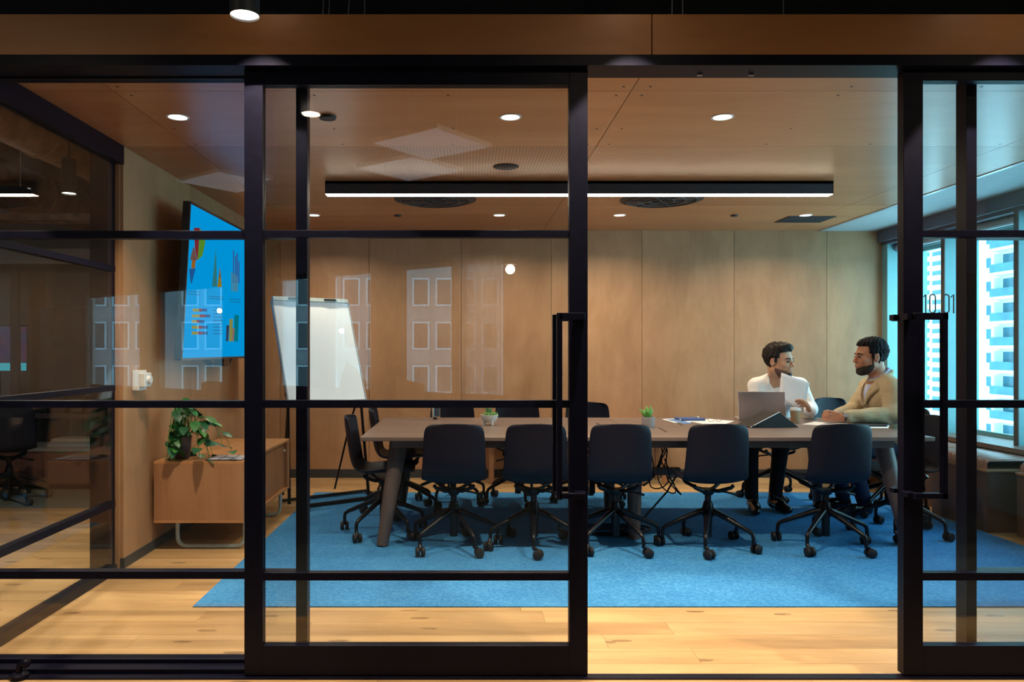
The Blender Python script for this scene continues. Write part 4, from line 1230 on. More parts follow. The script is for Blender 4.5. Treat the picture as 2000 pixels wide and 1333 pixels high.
# ---- man in the white shirt ------------------------------------------------
SKA = (0.56, 0.31, 0.19)
skA = skin_mat('skin_light_tan', SKA)
HA = Head((2.630, 6.50, 1.197), (0.64, -0.77, -0.05), 1.17)
S = SDF((2.05, 5.90, 0.03), (3.10, 6.98, 1.42), 0.0048)
HA.skin(S)
S.cone(HA.p(-0.030, 0, -0.045), (2.648, 6.600, 1.045), 0.060, 0.066, 0.03)
S.ell((2.660, 6.662, 0.93), (0.172, 0.114, 0.155), 0.05); S.ell((2.66, 6.74, 0.70), (0.14, 0.10, 0.20), 0.06)
S.cone((2.64, 6.61, 1.03), (2.50, 6.64, 0.985), 0.05, 0.05, 0.05); S.cone((2.66, 6.61, 1.03), (2.85, 6.64, 0.985), 0.05, 0.05, 0.05)
wrA, wlA = Vector((2.475, 6.26, 0.772)), Vector((2.772, 6.235, 0.795))
S.chain([(2.49, 6.64, 0.98), (2.445, 6.55, 0.785), wrA], [0.05, 0.040, 0.028])
S.chain([(2.86, 6.64, 0.98), (2.905, 6.54, 0.785), wlA], [0.05, 0.040, 0.028])
hand(S, wrA + Vector((0.0, -0.01, -0.004)), wrA + Vector((0.012, -0.085, -0.008)), (-1, -0.1, 0), [(0.1, -1, -0.05), (0.1, -1, -0.25), (0.1, -0.8, -0.4)], 0.0095, 0.085)
thumb(S, wrA + Vector((0.022, -0.03, 0)), wrA + Vector((0.048, -0.065, 0.0)), wrA + Vector((0.052, -0.098, -0.006)))
kA = Vector((2.712, 6.140, 0.852))
hand(S, wlA + Vector((-0.006, -0.012, 0.008)), kA, (0.45, 0.25, -0.6), [(-0.75, 0.25, 0.55), (-0.9, 0.5, 0.1), (-0.7, 0.6, -0.2)], 0.0105, 0.085)
thumb(S, wlA + Vector((-0.03, -0.04, 0.025)), Vector((2.700, 6.128, 0.862)), Vector((2.672, 6.135, 0.895)), 0.0125)
S.chain([(2.58, 6.75, 0.53), (2.31, 6.30, 0.50), (2.275, 6.17, 0.10)], [0.075, 0.05, 0.035])
S.chain([(2.73, 6.75, 0.53), (2.57, 6.32, 0.50), (2.49, 6.22, 0.10)], [0.075, 0.05, 0.035])
bodyA = link('person', S.mesh('person', skA, (2.6, 6.6, 0.008)), None, (2.6, 6.6, 0.008))
tag(bodyA, 'bearded man in a white shirt holding a sheet of paper behind the laptop', 'person')
HA.features(bodyA, SKA, dark_hair)
# shirt
S = SDF((2.30, 6.12, 0.50), (3.08, 6.98, 1.16), 0.005)
S.ell((2.668, 6.665, 0.925), (0.192, 0.125, 0.165), 0.05); S.ell((2.66, 6.74, 0.70), (0.165, 0.12, 0.20), 0.06)
S.cone((2.62, 6.62, 1.040), (2.49, 6.64, 0.988), 0.056, 0.066, 0.05); S.cone((2.67, 6.62, 1.040), (2.86, 6.64, 0.988), 0.056, 0.066, 0.05)
S.chain([(2.49, 6.64, 0.985), (2.445, 6.55, 0.793), (2.468, 6.33, 0.782)], [0.068, 0.056, 0.042], 0.03)
S.chain([(2.86, 6.64, 0.985), (2.908, 6.54, 0.793), (2.795, 6.285, 0.792)], [0.070, 0.058, 0.043], 0.03)
S.cone((2.80, 6.292, 0.792), (2.768, 6.225, 0.800), 0.045, 0.043, 0.004)
for i in range(11):                                   # collar
    a = math.radians(-55 + 290 * i / 10.0); b = math.radians(-55 + 290 * (i + 1) / 10.0)
    if i == 10: break
    def cp(q):
        fr = 0.5 - 0.5 * math.sin(q)
        return (2.648 + 0.076 * math.cos(q), 6.598 + 0.072 * math.sin(q), 1.080 - 0.035 * fr)
    S.cone(cp(a), cp(b), 0.016, 0.016, 0.012)
nb = np.array([2.636, 6.50, 1.07])
S.cone((2.612, 6.505, 1.085), (2.600, 6.520, 0.90), 0.066, 0.026, 0.008, 'sub')
for q_ in (-1, 1): S.cone((2.620 + q_ * 0.062, 6.565, 1.078), (2.606 + q_ * 0.052, 6.535, 1.015), 0.013, 0.009, 0.006)
S.cone(HA.p(-0.030, 0, -0.045), (2.648, 6.600, 1.035), 0.064, 0.064, 0.006, 'sub')
def foldsA(p):
    a = 0.0045 * (np.sin(38 * p[:, 2] + 22 * p[:, 0] + 3 * np.sin(15 * p[:, 1])) * np.sin(17 * p[:, 0] - 12 * p[:, 2]))
    p[:, 1] += a; p[:, 0] += 0.5 * a
    return p
finish(S, 'shirt', cloth_mat('white_shirt', (0.80, 0.80, 0.80), 0.35, 0.02), bodyA, foldsA)
# trousers, shoes
trA = cloth_mat('black_trousers', (0.012, 0.012, 0.016), 0.3)
S = SDF((2.10, 5.95, 0.05), (3.0, 6.98, 0.75), 0.006)
S.ell((2.66, 6.76, 0.545), (0.175, 0.14, 0.10), 0.04)
S.chain([(2.58, 6.74, 0.535), (2.31, 6.30, 0.51), (2.277, 6.18, 0.13)], [0.088, 0.066, 0.052], 0.03)
S.chain([(2.73, 6.74, 0.535), (2.57, 6.32, 0.51), (2.49, 6.23, 0.13)], [0.088, 0.066, 0.052], 0.03)
finish(S, 'trousers', trA, bodyA)
for h, t_ in (((2.292, 6.195, 0.012), (2.235, 5.955, 0.012)), ((2.475, 6.235, 0.012), (2.520, 6.015, 0.012))):
    S = SDF((2.12, 5.90, 0.0), (2.62, 6.32, 0.2), 0.0045); shoe(S, h, t_)
    finish(S, 'shoe', shoe_mat, bodyA)
# hair and beard
def hair_region(hx, hz, slope, tx, ez):
    def reg(x, y, z):
        top = z - (hz + slope * (x - hx))
        over_ear = np.minimum(tx - x, z - ez)
        burn = np.minimum(np.minimum(0.021 - x, z + 0.004), x - 0.008)
        nape = np.minimum(-0.028 - x, z + 0.055)
        return np.maximum(np.maximum(top, over_ear), np.maximum(burn, nape))
    return reg
SH = HA.cap(hair_region(0.03, 0.064, 0.32, 0.036, 0.030), 0.009, (((-0.022, 0, 0.062), (0.098, 0.081, 0.082)), ((0.022, 0.004, 0.108), (0.064, 0.060, 0.034)), ((0.048, 0.010, 0.102), (0.032, 0.046, 0.024))), (0.0042, 95.0))
finish(SH, 'hair', dark_hair, bodyA)
def bdA(x, y, z):
    jaw = np.minimum(-(z + 0.036) - 0.24 * x, x + 0.002)
    reg = jaw
    mouth = np.sqrt((y / 0.024) ** 2 + ((z + 0.057) / 0.0115) ** 2) - 1
    reg = np.minimum(reg, np.where(x > 0.07, mouth * 0.012, 1))
    return np.minimum(reg, z + 0.128)
finish(HA.cap(bdA, 0.0020, (), (0.0009, 160.0), 0.0036), 'beard', plain('stubble_beard', (0.13, 0.070, 0.052), 0.7, 0, 0.4, 140, 0.3, 0.6), bodyA)
def gtA(x, y, z):
    stache = np.minimum.reduce([x - 0.078, 0.028 - np.abs(y), 0.0065 - np.abs(z + 0.0425 + 0.20 * np.abs(y))])
    chin = np.minimum.reduce([x - 0.050, 0.032 - np.abs(y), -z - 0.070])
    side = np.minimum.reduce([x - 0.068, 0.006 - np.abs(np.abs(y) - 0.029), -z - 0.045])
    reg = np.maximum(np.maximum(stache, chin), side)
    mouth = np.sqrt((y / 0.024) ** 2 + ((z + 0.057) / 0.0115) ** 2) - 1
    return np.minimum(reg, np.where(x > 0.07, mouth * 0.012, 1))
finish(HA.cap(gtA, 0.0034, (), (0.0010, 170.0), 0.0034), 'goatee', dark_hair, bodyA)
# sheet in his hand
cn = [Vector((PX(1526, 6.26), 6.26, PZ(728, 6.26))), Vector((PX(1581, 6.20), 6.20, PZ(748, 6.20))), Vector((PX(1569, 6.175), 6.175, PZ(806, 6.175))), Vector((PX(1522, 6.24), 6.24, PZ(778, 6.24)))]
P = []
for i in range(9):
    v = i / 8.0
    P.append([cn[0].lerp(cn[1], j / 8.0).lerp(cn[3].lerp(cn[2], j / 8.0), v) + Vector((0, -0.010 * math.sin(PI * j / 8.0) + 0.006 * math.sin(PI * v), 0)) for j in range(9)])
o = MB().grid(P).build('paper_sheet', M['paper'], None, smooth=True, base=True)
m_ = o.modifiers.new('solid', 'SOLIDIFY'); m_.thickness = 0.0012
tag(o, 'white paper sheet held up in the hand of the man in white', 'paper', 'sheets of paper')

# ---- man in the beige jacket -----------------------------------------------
SKB = (0.43, 0.185, 0.105)
skB = skin_mat('skin_brown', SKB)
HB = Head((3.190, 6.10, 1.238), (-1.0, 0.05, -0.03), 1.16)
S = SDF((2.60, 5.66, 0.03), (3.62, 6.52, 1.44), 0.0048)
HB.skin(S)
S.cone(HB.p(-0.032, 0, -0.045), (3.255, 6.09, 1.06), 0.060, 0.068, 0.03)
S.ell((3.275, 6.09, 0.93), (0.112, 0.165, 0.15), 0.05); S.ell((3.33, 6.09, 0.69), (0.10, 0.14, 0.20), 0.06)
S.cone((3.25, 6.05, 1.03), (3.265, 5.92, 0.99), 0.05, 0.05, 0.05); S.cone((3.25, 6.13, 1.03), (3.265, 6.26, 0.99), 0.05, 0.05, 0.05)
wlB, wrB = Vector((2.868, 5.858, 0.784)), Vector((2.860, 6.000, 0.786))
S.chain([(3.265, 5.92, 0.98), (3.215, 5.84, 0.80), wlB], [0.05, 0.040, 0.028])
S.chain([(3.265, 6.26, 0.98), (3.13, 6.25, 0.80), wrB], [0.05, 0.040, 0.028])
hand(S, wrB + Vector((-0.01, 0, -0.004)), wrB + Vector((-0.085, -0.035, 0.0)), (-0.2, 0.5, -0.65), [(-0.6, -0.75, 0.1), (-0.1, -0.95, -0.15), (0.4, -0.7, -0.3)], 0.0105, 0.085)
thumb(S, wrB + Vector((-0.03, -0.02, 0.022)), wrB + Vector((-0.075, -0.045, 0.036)), wrB + Vector((-0.108, -0.062, 0.034)), 0.012)
hand(S, wlB + Vector((-0.01, 0, -0.004)), wlB + Vector((-0.085, 0.028, 0.002)), (-0.2, -0.35, -0.75), [(-0.8, 0.55, 0.05), (-0.3, 0.9, -0.15), (0.4, 0.7, -0.3)], 0.0105, 0.085)
thumb(S, wlB + Vector((-0.03, 0.02, 0.022)), wlB + Vector((-0.078, 0.045, 0.036)), wlB + Vector((-0.110, 0.052, 0.040)), 0.012)
S.chain([(3.36, 6.00, 0.53), (2.97, 5.98, 0.50), (3.075, 5.99, 0.11)], [0.075, 0.05, 0.035])
S.chain([(3.36, 6.18, 0.53), (2.98, 6.22, 0.50), (3.02, 6.22, 0.11)], [0.075, 0.05, 0.035])
bodyB = link('person', S.mesh('person', skB, (3.3, 6.1, 0.008)), None, (3.3, 6.1, 0.008))
tag(bodyB, 'bearded man in a beige jacket seated at the right end of the table', 'person')
HB.features(bodyB, SKB, black_hair)
# shirt with blue check
ck = NT('blue_check_shirt')
w1 = ck.node('ShaderNodeTexChecker'); w1.inputs['Scale'].default_value = 150; w1.inputs[1].default_value = (0.62, 0.66, 0.80, 1); w1.inputs[2].default_value = (0.22, 0.26, 0.55, 1)
ck.l(ck.pos(rnd=False), w1.inputs['Vector']); ck.l(w1.outputs[0], ck.b.inputs['Base Color']); ck.b.inputs['Roughness'].default_value = 0.8
S = SDF((2.98, 5.78, 0.55), (3.50, 6.40, 1.18), 0.005)
S.ell((3.270, 6.09, 0.93), (0.122, 0.17, 0.155), 0.05); S.ell((3.33, 6.09, 0.70), (0.11, 0.15, 0.18), 0.06)
def ring(S, c, rx, ry, z0, dzf, r, n=14):
    P = [(c[0] + rx * math.cos(q), c[1] + ry * math.sin(q), z0 + dzf * (0.5 - 0.5 * math.cos(q - PI))) for q in [2 * PI * i / n for i in range(n + 1)]]
    for a, b in zip(P[:-1], P[1:]): S.cone(a, b, r, r, 0.01)
ring(S, (3.252, 6.09), 0.072, 0.068, 1.058, 0.092, 0.010)
S.cone(HB.p(-0.032, 0, -0.045), (3.255, 6.09, 1.05), 0.066, 0.066, 0.005, 'sub')
S.cone((3.14, 6.085, 1.08), (3.13, 6.085, 1.00), 0.028, 0.008, 0.01, 'sub')
finish(S, 'shirt', ck.m, bodyB)
# jacket
S = SDF((2.80, 5.68, 0.40), (3.64, 6.50, 1.18), 0.005)
S.ell((3.285, 6.09, 0.92), (0.142, 0.195, 0.175), 0.05); S.ell((3.335, 6.09, 0.70), (0.135, 0.178, 0.21), 0.06)
S.ell((3.385, 6.09, 0.565), (0.150, 0.19, 0.125), 0.05)
S.cone((3.275, 6.05, 1.065), (3.276, 5.925, 1.000), 0.062, 0.074, 0.05); S.cone((3.275, 6.13, 1.065), (3.276, 6.255, 1.000), 0.062, 0.074, 0.05)
S.chain([(3.272, 5.915, 0.990), (3.225, 5.835, 0.806), (2.905, 5.857, 0.790)], [0.078, 0.068, 0.050], 0.03)
S.chain([(3.272, 6.265, 0.990), (3.14, 6.26, 0.806), (2.895, 6.015, 0.792)], [0.078, 0.064, 0.048], 0.03)
for q in (-1, 1):                                    # opening and lapels
    pass
S.cone((3.165, 6.085, 1.10), (3.143, 6.085, 0.85), 0.072, 0.010, 0.006, 'sub')
S.cone((3.185, 5.972, 1.02), (3.128, 6.010, 0.90), 0.006, 0.016, 0.004, 'sub'); S.cone((3.128, 6.010, 0.90), (3.150, 6.020, 0.80), 0.016, 0.012, 0.004, 'sub')
S.cone(HB.p(-0.032, 0, -0.045), (3.255, 6.09, 1.045), 0.074, 0.072, 0.008, 'sub')
for q in (-1, 1):
    S.cone((3.232, 6.09 + q * 0.082, 1.082), (3.158, 6.09 + q * 0.070, 0.99), 0.012, 0.015, 0.006)
    S.cone((3.158, 6.09 + q * 0.070, 0.99), (3.134, 6.09 + q * 0.014, 0.86), 0.015, 0.009, 0.006)
ring(S, (3.264, 6.09), 0.084, 0.086, 1.050, 0.082, 0.012)
S.cone(HB.p(-0.032, 0, -0.045), (3.255, 6.09, 1.045), 0.072, 0.070, 0.006, 'sub')
def foldsB(p):
    a = 0.006 * np.sin(34 * p[:, 0] + 26 * p[:, 2] + 2.5 * np.sin(18 * p[:, 1])) * np.sin(14 * p[:, 2] - 9 * p[:, 0] + 1)
    p[:, 1] += a; p[:, 2] += 0.3 * a
    return p
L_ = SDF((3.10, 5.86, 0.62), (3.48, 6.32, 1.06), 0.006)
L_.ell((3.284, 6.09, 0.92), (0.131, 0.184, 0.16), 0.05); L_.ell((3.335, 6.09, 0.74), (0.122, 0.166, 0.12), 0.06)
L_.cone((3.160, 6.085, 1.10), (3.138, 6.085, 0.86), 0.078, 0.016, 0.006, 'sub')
finish(L_, 'shaded_lining', plain('lining_shade_brown', (0.045, 0.022, 0.014), 0.8), bodyB)  # jacket inside; the shade under the lapel is put into its brown
jm = cloth_mat('beige_jacket', (0.50, 0.40, 0.255), 0.4, 0.06)
finish(S, 'jacket', jm, bodyB, foldsB)
def jx(y, z): return 3.285 - 0.142 * math.sqrt(max(0.02, 1 - ((y - 6.09) / 0.195) ** 2 - ((z - 0.92) / 0.175) ** 2))
for q in (-1, 1):                                    # lapels lying on the jacket front
    A_, B_, C_ = (6.09 + q * 0.070, 1.066), (6.09 + q * 0.142, 1.000), (6.09 + q * 0.012, 0.850)
    rows_ = []
    for i in range(11):
        s_ = i / 10.0
        a_ = (A_[0] + (C_[0] - A_[0]) * s_, A_[1] + (C_[1] - A_[1]) * s_); b_ = (B_[0] + (C_[0] - B_[0]) * s_, B_[1] + (C_[1] - B_[1]) * s_)
        rows_.append([(jx(a_[0] + (b_[0] - a_[0]) * t_, a_[1] + (b_[1] - a_[1]) * t_) - 0.011 - 0.006 * math.sin(PI * t_), a_[0] + (b_[0] - a_[0]) * t_, a_[1] + (b_[1] - a_[1]) * t_) for t_ in (0, 0.25, 0.5, 0.75, 1)])
    lo_ = MB().grid(rows_).build('lapel', jm, bodyB, smooth=True); m_ = lo_.modifiers.new('solid', 'SOLIDIFY'); m_.thickness = 0.006; m_.offset = 0
cuffm = plain('shirt_cuff', (0.45, 0.5, 0.7), 0.8)
for w_, d_ in ((wlB, Vector((1, -0.03, 0.01))), (wrB, Vector((0.97, 0.05, 0.01)))):
    MB().tube([w_ + d_ * 0.004, w_ + d_ * 0.03], [0.040, 0.042], 18).build('cuff', cuffm, bodyB, smooth=40)
P = [wlB + Vector((-0.006 - 0.004 * math.sin(q), 0.036 * math.cos(q), 0.030 * math.sin(q))) for q in [2 * PI * i / 20 for i in range(20)]]
wt = MB().tube(P, 0.007, 6, closed=True).build('watch_strap', plain('watch_brown', (0.03, 0.018, 0.015), 0.4), bodyB, smooth=True)
MB().cyl(wlB + Vector((-0.008, -0.034, 0.018)), wlB + Vector((-0.010, -0.044, 0.023)), 0.018, n=18).build('watch_case', M['silver'], wt, smooth=40)
trB = cloth_mat('navy_trousers', (0.018, 0.026, 0.06), 0.3)
S = SDF((2.80, 5.80, 0.05), (3.62, 6.42, 0.72), 0.006)
S.ell((3.39, 6.09, 0.54), (0.14, 0.175, 0.10), 0.04)
S.chain([(3.36, 6.00, 0.535), (2.97, 5.98, 0.51), (3.085, 5.99, 0.12)], [0.088, 0.068, 0.055], 0.03)
S.chain([(3.36, 6.18, 0.535), (2.98, 6.22, 0.51), (3.03, 6.22, 0.12)], [0.088, 0.068, 0.055], 0.03)
finish(S, 'trousers', trB, bodyB)
for h, t_ in (((3.105, 5.985, 0.012), (2.865, 5.965, 0.012)), ((3.05, 6.22, 0.012), (2.81, 6.235, 0.012))):
    S = SDF((2.72, 5.86, 0.0), (3.22, 6.34, 0.2), 0.0045); shoe(S, h, t_)
    finish(S, 'shoe', shoe_mat, bodyB)
finish(HB.cap(hair_region(0.03, 0.078, 0.06, 0.034, 0.028), 0.009, (((-0.022, 0, 0.062), (0.097, 0.078, 0.080)), ((0.018, 0, 0.096), (0.058, 0.055, 0.030))), (0.0036, 170.0), 0.0038), 'hair', black_hair, bodyB)
def bdB(x, y, z):
    jaw = np.maximum(np.minimum(-(z + 0.040) - 0.22 * x, x - 0.000), np.minimum.reduce([0.020 - x, x - 0.004, 0.02 - z]))
    stache = np.minimum.reduce([x - 0.080, 0.027 - np.abs(y), 0.0065 - np.abs(z + 0.0425 + 0.22 * np.abs(y))])
    reg = np.maximum(jaw, stache)
    mouth = np.sqrt((y / 0.024) ** 2 + ((z + 0.057) / 0.0115) ** 2) - 1
    return np.minimum(reg, np.where(x > 0.07, mouth * 0.012, 1))
finish(HB.cap(bdB, 0.0030, (), (0.0014, 170.0), 0.0036), 'beard', plain('short_black_beard', (0.032, 0.020, 0.017), 0.75, 0, 0.4, 160, 0.3, 0.8), bodyB)
# ------------------------------------------------------------------ corridor in front of the glass
t = thing('pendant_can', (PX(478, 2.53), 2.53, 2.40), 'black cylinder pendant lamp hanging before the plywood fascia', 'lamp', 'cylinder pendants')
def can(t, x, y, z, r, top, w, spread=150):
    MB().lathe([(r * 0.90, 0.012), (r * 0.98, 0.0), (r, 0.0), (r, 0.22), (0.0, 0.22)], (x, y, z), 28).build('shade', M['lampbody'], t, smooth=35)
    MB().lathe([(0.0, 0.006), (r * 0.92, 0.006), (r * 0.92, 0.010), (0.0, 0.010)], (x, y, z), 28).build('lens', M['lens'], t)
    MB().cyl((x, y, z + 0.22), (x, y, top), 0.006, n=8).build('stem', M['lampbody'], t)
    if w: area_light('lamp', (x, y, z + 0.003), t, w, r * 1.7, None, spread)
can(t, PX(478, 2.53), 2.53, 2.40, 0.048, 3.3, 2.0)
for i, x in enumerate((-2.25, -0.80, 0.63, 2.07, 3.50)):
    t = thing('pendant_can', (x, 2.78, 2.766), 'black cylinder lamp high over the corridor, %s of five from the left' % ('first', 'second', 'third', 'fourth', 'fifth')[i], 'lamp', 'cylinder pendants')
    can(t, x, 2.78, 2.766, 0.05, 3.4, 0)
    sl_ = bpy.data.lights.new('lamp', 'SPOT'); sl_.energy = 170.0; sl_.color = LAMP; sl_.spot_size = math.radians(68); sl_.spot_blend = 0.12; sl_.shadow_soft_size = 0.016
    so_ = bpy.data.objects.new('lamp', sl_); C.objects.link(so_); so_.parent = t; so_.location = (0, 0, -0.002)
for i, x in enumerate((-2.6, 0.9, 3.6)):  # unseen lamps added to brighten the fascia and fill the front
    t = thing('pendant_can', (x, 0.8, 3.18), 'added unseen fill lamp farther back over the corridor, %s of three' % ('left', 'middle', 'right')[i], 'lamp', 'cylinder pendants')
    can(t, x, 0.8, 3.18, 0.05, 3.4, 12.0, 170)
# suspension wires of the services above the fascia
wr = random.Random(8)
for i, (a, b) in enumerate(((646, 628), (656, 640), (705, 676), (712, 712), (1315, 1312), (1334, 1333), (1529, 1530))):
    o = MB().cyl((PX(a, 3.16), 3.16, 3.3), (PX(b, 3.16), 3.16, 2.585), 0.0022, n=6).build('suspension_wire', M['silver'], None)
    tag(o, 'thin wire hanging in the dark void above the fascia, %s from the left' % ('first', 'second', 'third', 'fourth', 'fifth', 'sixth', 'seventh')[i], 'wire', 'wires above the fascia')

# rear wall of the corridor, turned to the door plane; it is seen mirrored in the glass
A0 = Vector((-2.98, -5.54, 0)); DV = Vector((3.38, 2.65, 0)); LEN = DV.length; DU = DV.normalized(); DN = Vector((-DU.y, DU.x, 0))   # DN faces the room
def t_of(px):                                             # where the mirrored ray through px meets the wall
    k = (px - 915) / FPX
    # X = k * (2*YD - Y)
    return (k * (2 * YD - A0.y) - A0.x) / (DV.x + k * DV.y)
SILL, HEAD = 0.55, 2.40
wins = [(t_of(150), t_of(262)), (t_of(292), t_of(425)), (t_of(530), t_of(600)), (t_of(633), t_of(723)), (t_of(772), t_of(882)), (t_of(888), t_of(984))]
def wpt(tt, z, d=0.0): return A0 + DV * tt + DN * d + Vector((0, 0, z))
grey = plain('corridor_wall', (0.16, 0.13, 0.115), 0.7)
wm = MB()
def wslab(t0, t1, z0, z1, d0=-0.2, d1=0.0, mb=None):
    (mb or wm).extrude([wpt(t0, z0, d0), wpt(t1, z0, d0), wpt(t1, z1, d0), wpt(t0, z1, d0)], DN * (d1 - d0))
T0, T1 = -1.9, 2.1
wslab(T0, T1, -0.05, SILL); wslab(T0, T1, HEAD, 3.3)
prev = T0
for (a, b) in wins:
    wslab(prev, a, SILL, HEAD); prev = b
wslab(prev, T1, SILL, HEAD)
structure('wall_rear', wm, grey, 'grey wall with tall windows behind the viewer, mirrored in the glass')
def outw(i): return ('far left', 'second from left', 'third from left', 'fourth from left', 'fifth from left', 'curtained rightmost')[i]
for i, (a, b) in enumerate(wins):
    fm = MB(); e = 0.012
    wslab(a, a + e, SILL, HEAD, -0.16, -0.06, fm); wslab(b - e, b, SILL, HEAD, -0.16, -0.06, fm); wslab(a, b, SILL, SILL + 0.05, -0.16, -0.06, fm); wslab(a, b, HEAD - 0.05, HEAD, -0.16, -0.06, fm)
    w = structure('window_%d' % (9 + i), fm, M['teal'], '%s corridor window seen as a reflection in the door glass' % outw(i), cat='window')
    gm = MB(); wslab(a + e, b - e, SILL + 0.05, HEAD - 0.05, -0.115, -0.107, gm); gm.build('pane', M['winglass'], w)
# pleated curtain in the rightmost window
tr = NT('sheer_curtain')
tl = tr.node('ShaderNodeBsdfTranslucent'); mxs = tr.node('ShaderNodeMixShader'); mxs.inputs[0].default_value = 0.8
cc_ = tr.ramp(tr.noise(tr.pos(), 40, 3), [(0.3, (0.90, 0.91, 0.92)), (0.7, (0.95, 0.95, 0.95))])
tr.l(cc_, tr.b.inputs['Base Color']); tr.l(cc_, tl.inputs[0])
tr.l(tr.b.outputs[0], mxs.inputs[1]); tr.l(tl.outputs[0], mxs.inputs[2])
tp = tr.node('ShaderNodeBsdfTransparent'); mx2 = tr.node('ShaderNodeMixShader'); mx2.inputs[0].default_value = 0.30
tr.l(mxs.outputs[0], mx2.inputs[1]); tr.l(tp.outputs[0], mx2.inputs[2]); tr.l(mx2.outputs[0], tr.out.inputs[0])
a, b = wins[5]
rows_ = [[wpt(a + (b - a) * j / 96.0, z, 0.05 + 0.018 * math.sin(2 * PI * j / 12.0)) for j in range(97)] for z in (0.30, 1.3, 2.46)]
o = MB().grid(rows_).build('curtain', tr.m, None, smooth=True); tag(o, 'pale pleated curtain mirrored in the left door glass', 'curtain')

# lounge seat with pillows under those windows
sof = plain('sofa_brown', (0.16, 0.075, 0.05), 0.75, 0, 0.15, 30)
so = thing('lounge_sofa', wpt(0.5, 0, 0.5), 'brown lounge seat below the corridor windows', 'sofa')
def obx(t0, t1, z0, z1, d0, d1, name, mat, par, bevel=0.0):
    mb = MB(); wslab(t0, t1, z0, z1, d0, d1, mb); return mb.build(name, mat, par, bevel=bevel)
obx(-0.35, 1.25, 0.08, 0.42, 0.14, 0.95, 'seat', sof, so, 0.04)
obx(-0.35, 1.25, 0.42, 0.78, 0.14, 0.34, 'backrest', sof, so, 0.05)
obx(-0.35, 1.25, 0.0, 0.08, 0.2, 0.9, 'plinth', M['black'], so)
def pillow(tt, z, rot, mat, label):
    c = wpt(tt, z, 0.46); P = []
    n = 12
    for i in range(n + 1):
        row = []
        for j in range(n + 1):
            a_, b_ = -1 + 2 * i / n, -1 + 2 * j / n
            h = 0.085 * ((1 - a_ ** 4) * (1 - b_ ** 4)) ** 0.6
            row.append((a_ * 0.24 * (1 - 0.06 * (1 - b_ * b_)), b_ * 0.24 * (1 - 0.06 * (1 - a_ * a_)), h))
        P.append(row)
    mb = MB().grid(P).grid([[(x, y, -z_) for (x, y, z_) in r] for r in reversed(P)])
    me = mb.mesh('pillow', mat, True)
    o = link('pillow', me, None, c, (math.radians(72), rot, math.atan2(DU.y, DU.x)))
    return tag(o, label, 'pillow', 'pillows on the lounge seat')
tan_ = plain('tan_linen', (0.70, 0.50, 0.30), 0.9, 0, 0.1, 60)
pillow(t_of(738), 0.84, 0.7, tan_, 'tan pillow mirrored next to the flip chart')
pillow(t_of(850), 0.72, 0.2, tan_, 'tan pillow mirrored in front of the bowl of succulents')

# globe lamps and light panels over the corridor
globe = emit('globe_glass', (1.0, 0.82, 0.60), 60.0)
def globe_lamp(px, py, vy, label, r=0.045):
    y = 2 * YD - vy; x = PX(px, vy); z = PZ(py, vy)
    t = thing('globe_pendant', (x, y, z), label, 'lamp', 'globe pendants')
    MB().sphere((x, y, z), r, 18, 12).build('globe', globe, t, smooth=True)
    MB().lathe([(0.0, 0.05), (0.07, 0.047), (0.07, 0.043), (0.0, 0.043)], (x, y, z), 20).build('cap', M['lampbody'], t, smooth=30)
    MB().cyl((x, y, z + 0.05), (x, y, 3.3), 0.004, n=8).build('cord', M['caster'], t)
globe_lamp(997, 525, 7.3, 'small glowing globe pendant mirrored high in the left door')
globe_lamp(666, 646, 8.6, 'small glowing globe pendant mirrored on the flip chart', 0.028)
globe_lamp(417, 605, 9.6, 'small glowing globe pendant mirrored on the television', 0.030)
panel_e = emit('ceiling_panel_glow', (0.80, 0.90, 1.0), 0.8)
for i, (cx, cy) in enumerate(((-0.26, 0.65), (-0.47, -0.10), (-2.1, -0.4))):
    t = thing('ceiling_light_panel', (cx, cy, 2.76), 'square pale ceiling light panel mirrored above, %s' % ('brightest one left of the speaker', 'fainter one just above the long lamp', 'one above the television')[i], 'light panel', 'square ceiling panels')
    a_ = math.radians(38); u_ = Vector((math.cos(a_), math.sin(a_), 0)) * 0.29; v_ = Vector((-math.sin(a_), math.cos(a_), 0)) * 0.29
    MB().obox((cx, cy, 2.775), u_ * 1.05, v_ * 1.05, (0, 0, 0.014)).build('frame', M['white'], t)
    MB().obox((cx, cy, 2.760), u_, v_, (0, 0, 0.003)).build('diffuser', panel_e, t)
    for q in (-1, 1): MB().cyl((cx, cy, 2.78) if False else Vector((cx, cy, 2.785)) + u_ * 0.8 * q, Vector((cx, cy, 3.3)) + u_ * 0.8 * q, 0.003, n=6).build('wire', M['silver'], t)

# ------------------------------------------------------------------ dim office beyond the side screen
structure('wall_office', MB().box(-9.0, -8.9, -12, 11, -0.05, 3.3).box(-9, -2.16, 10.6, 10.7, -0.05, 3.3), plain('office_wall', (0.30, 0.29, 0.27), 0.8), 'grey walls of the dim office at left')
structure('wall_outer', MB().box(-2.22, -2.145, 4.56, 11, -0.05, 3.3), grey, 'office side of the plywood wall')
B(-6.3, -2.3, 7.75, 7.95, 2.17, 2.32).build('bulkhead', plain('bulkhead_white', (0.42, 0.38, 0.35), 0.8), None, label='pale bulkhead over the glazed office room')
tag(bpy.data.objects['bulkhead'], None, 'bulkhead', None, 'structure')
gs = bpy.data.objects.new('window_15', None); C.objects.link(gs); gs.location = (-4.4, 7.85, 0)
tag(gs, 'dark framed glazed partition of a room across the office', 'glazing', None, 'structure')
B(-6.3, -2.3, 7.80, 7.86, 2.09, 2.17).build('rail', M['frame'], gs); B(-6.3, -2.3, 7.80, 7.86, 0.0, 0.08).build('rail', M['frame'], gs)
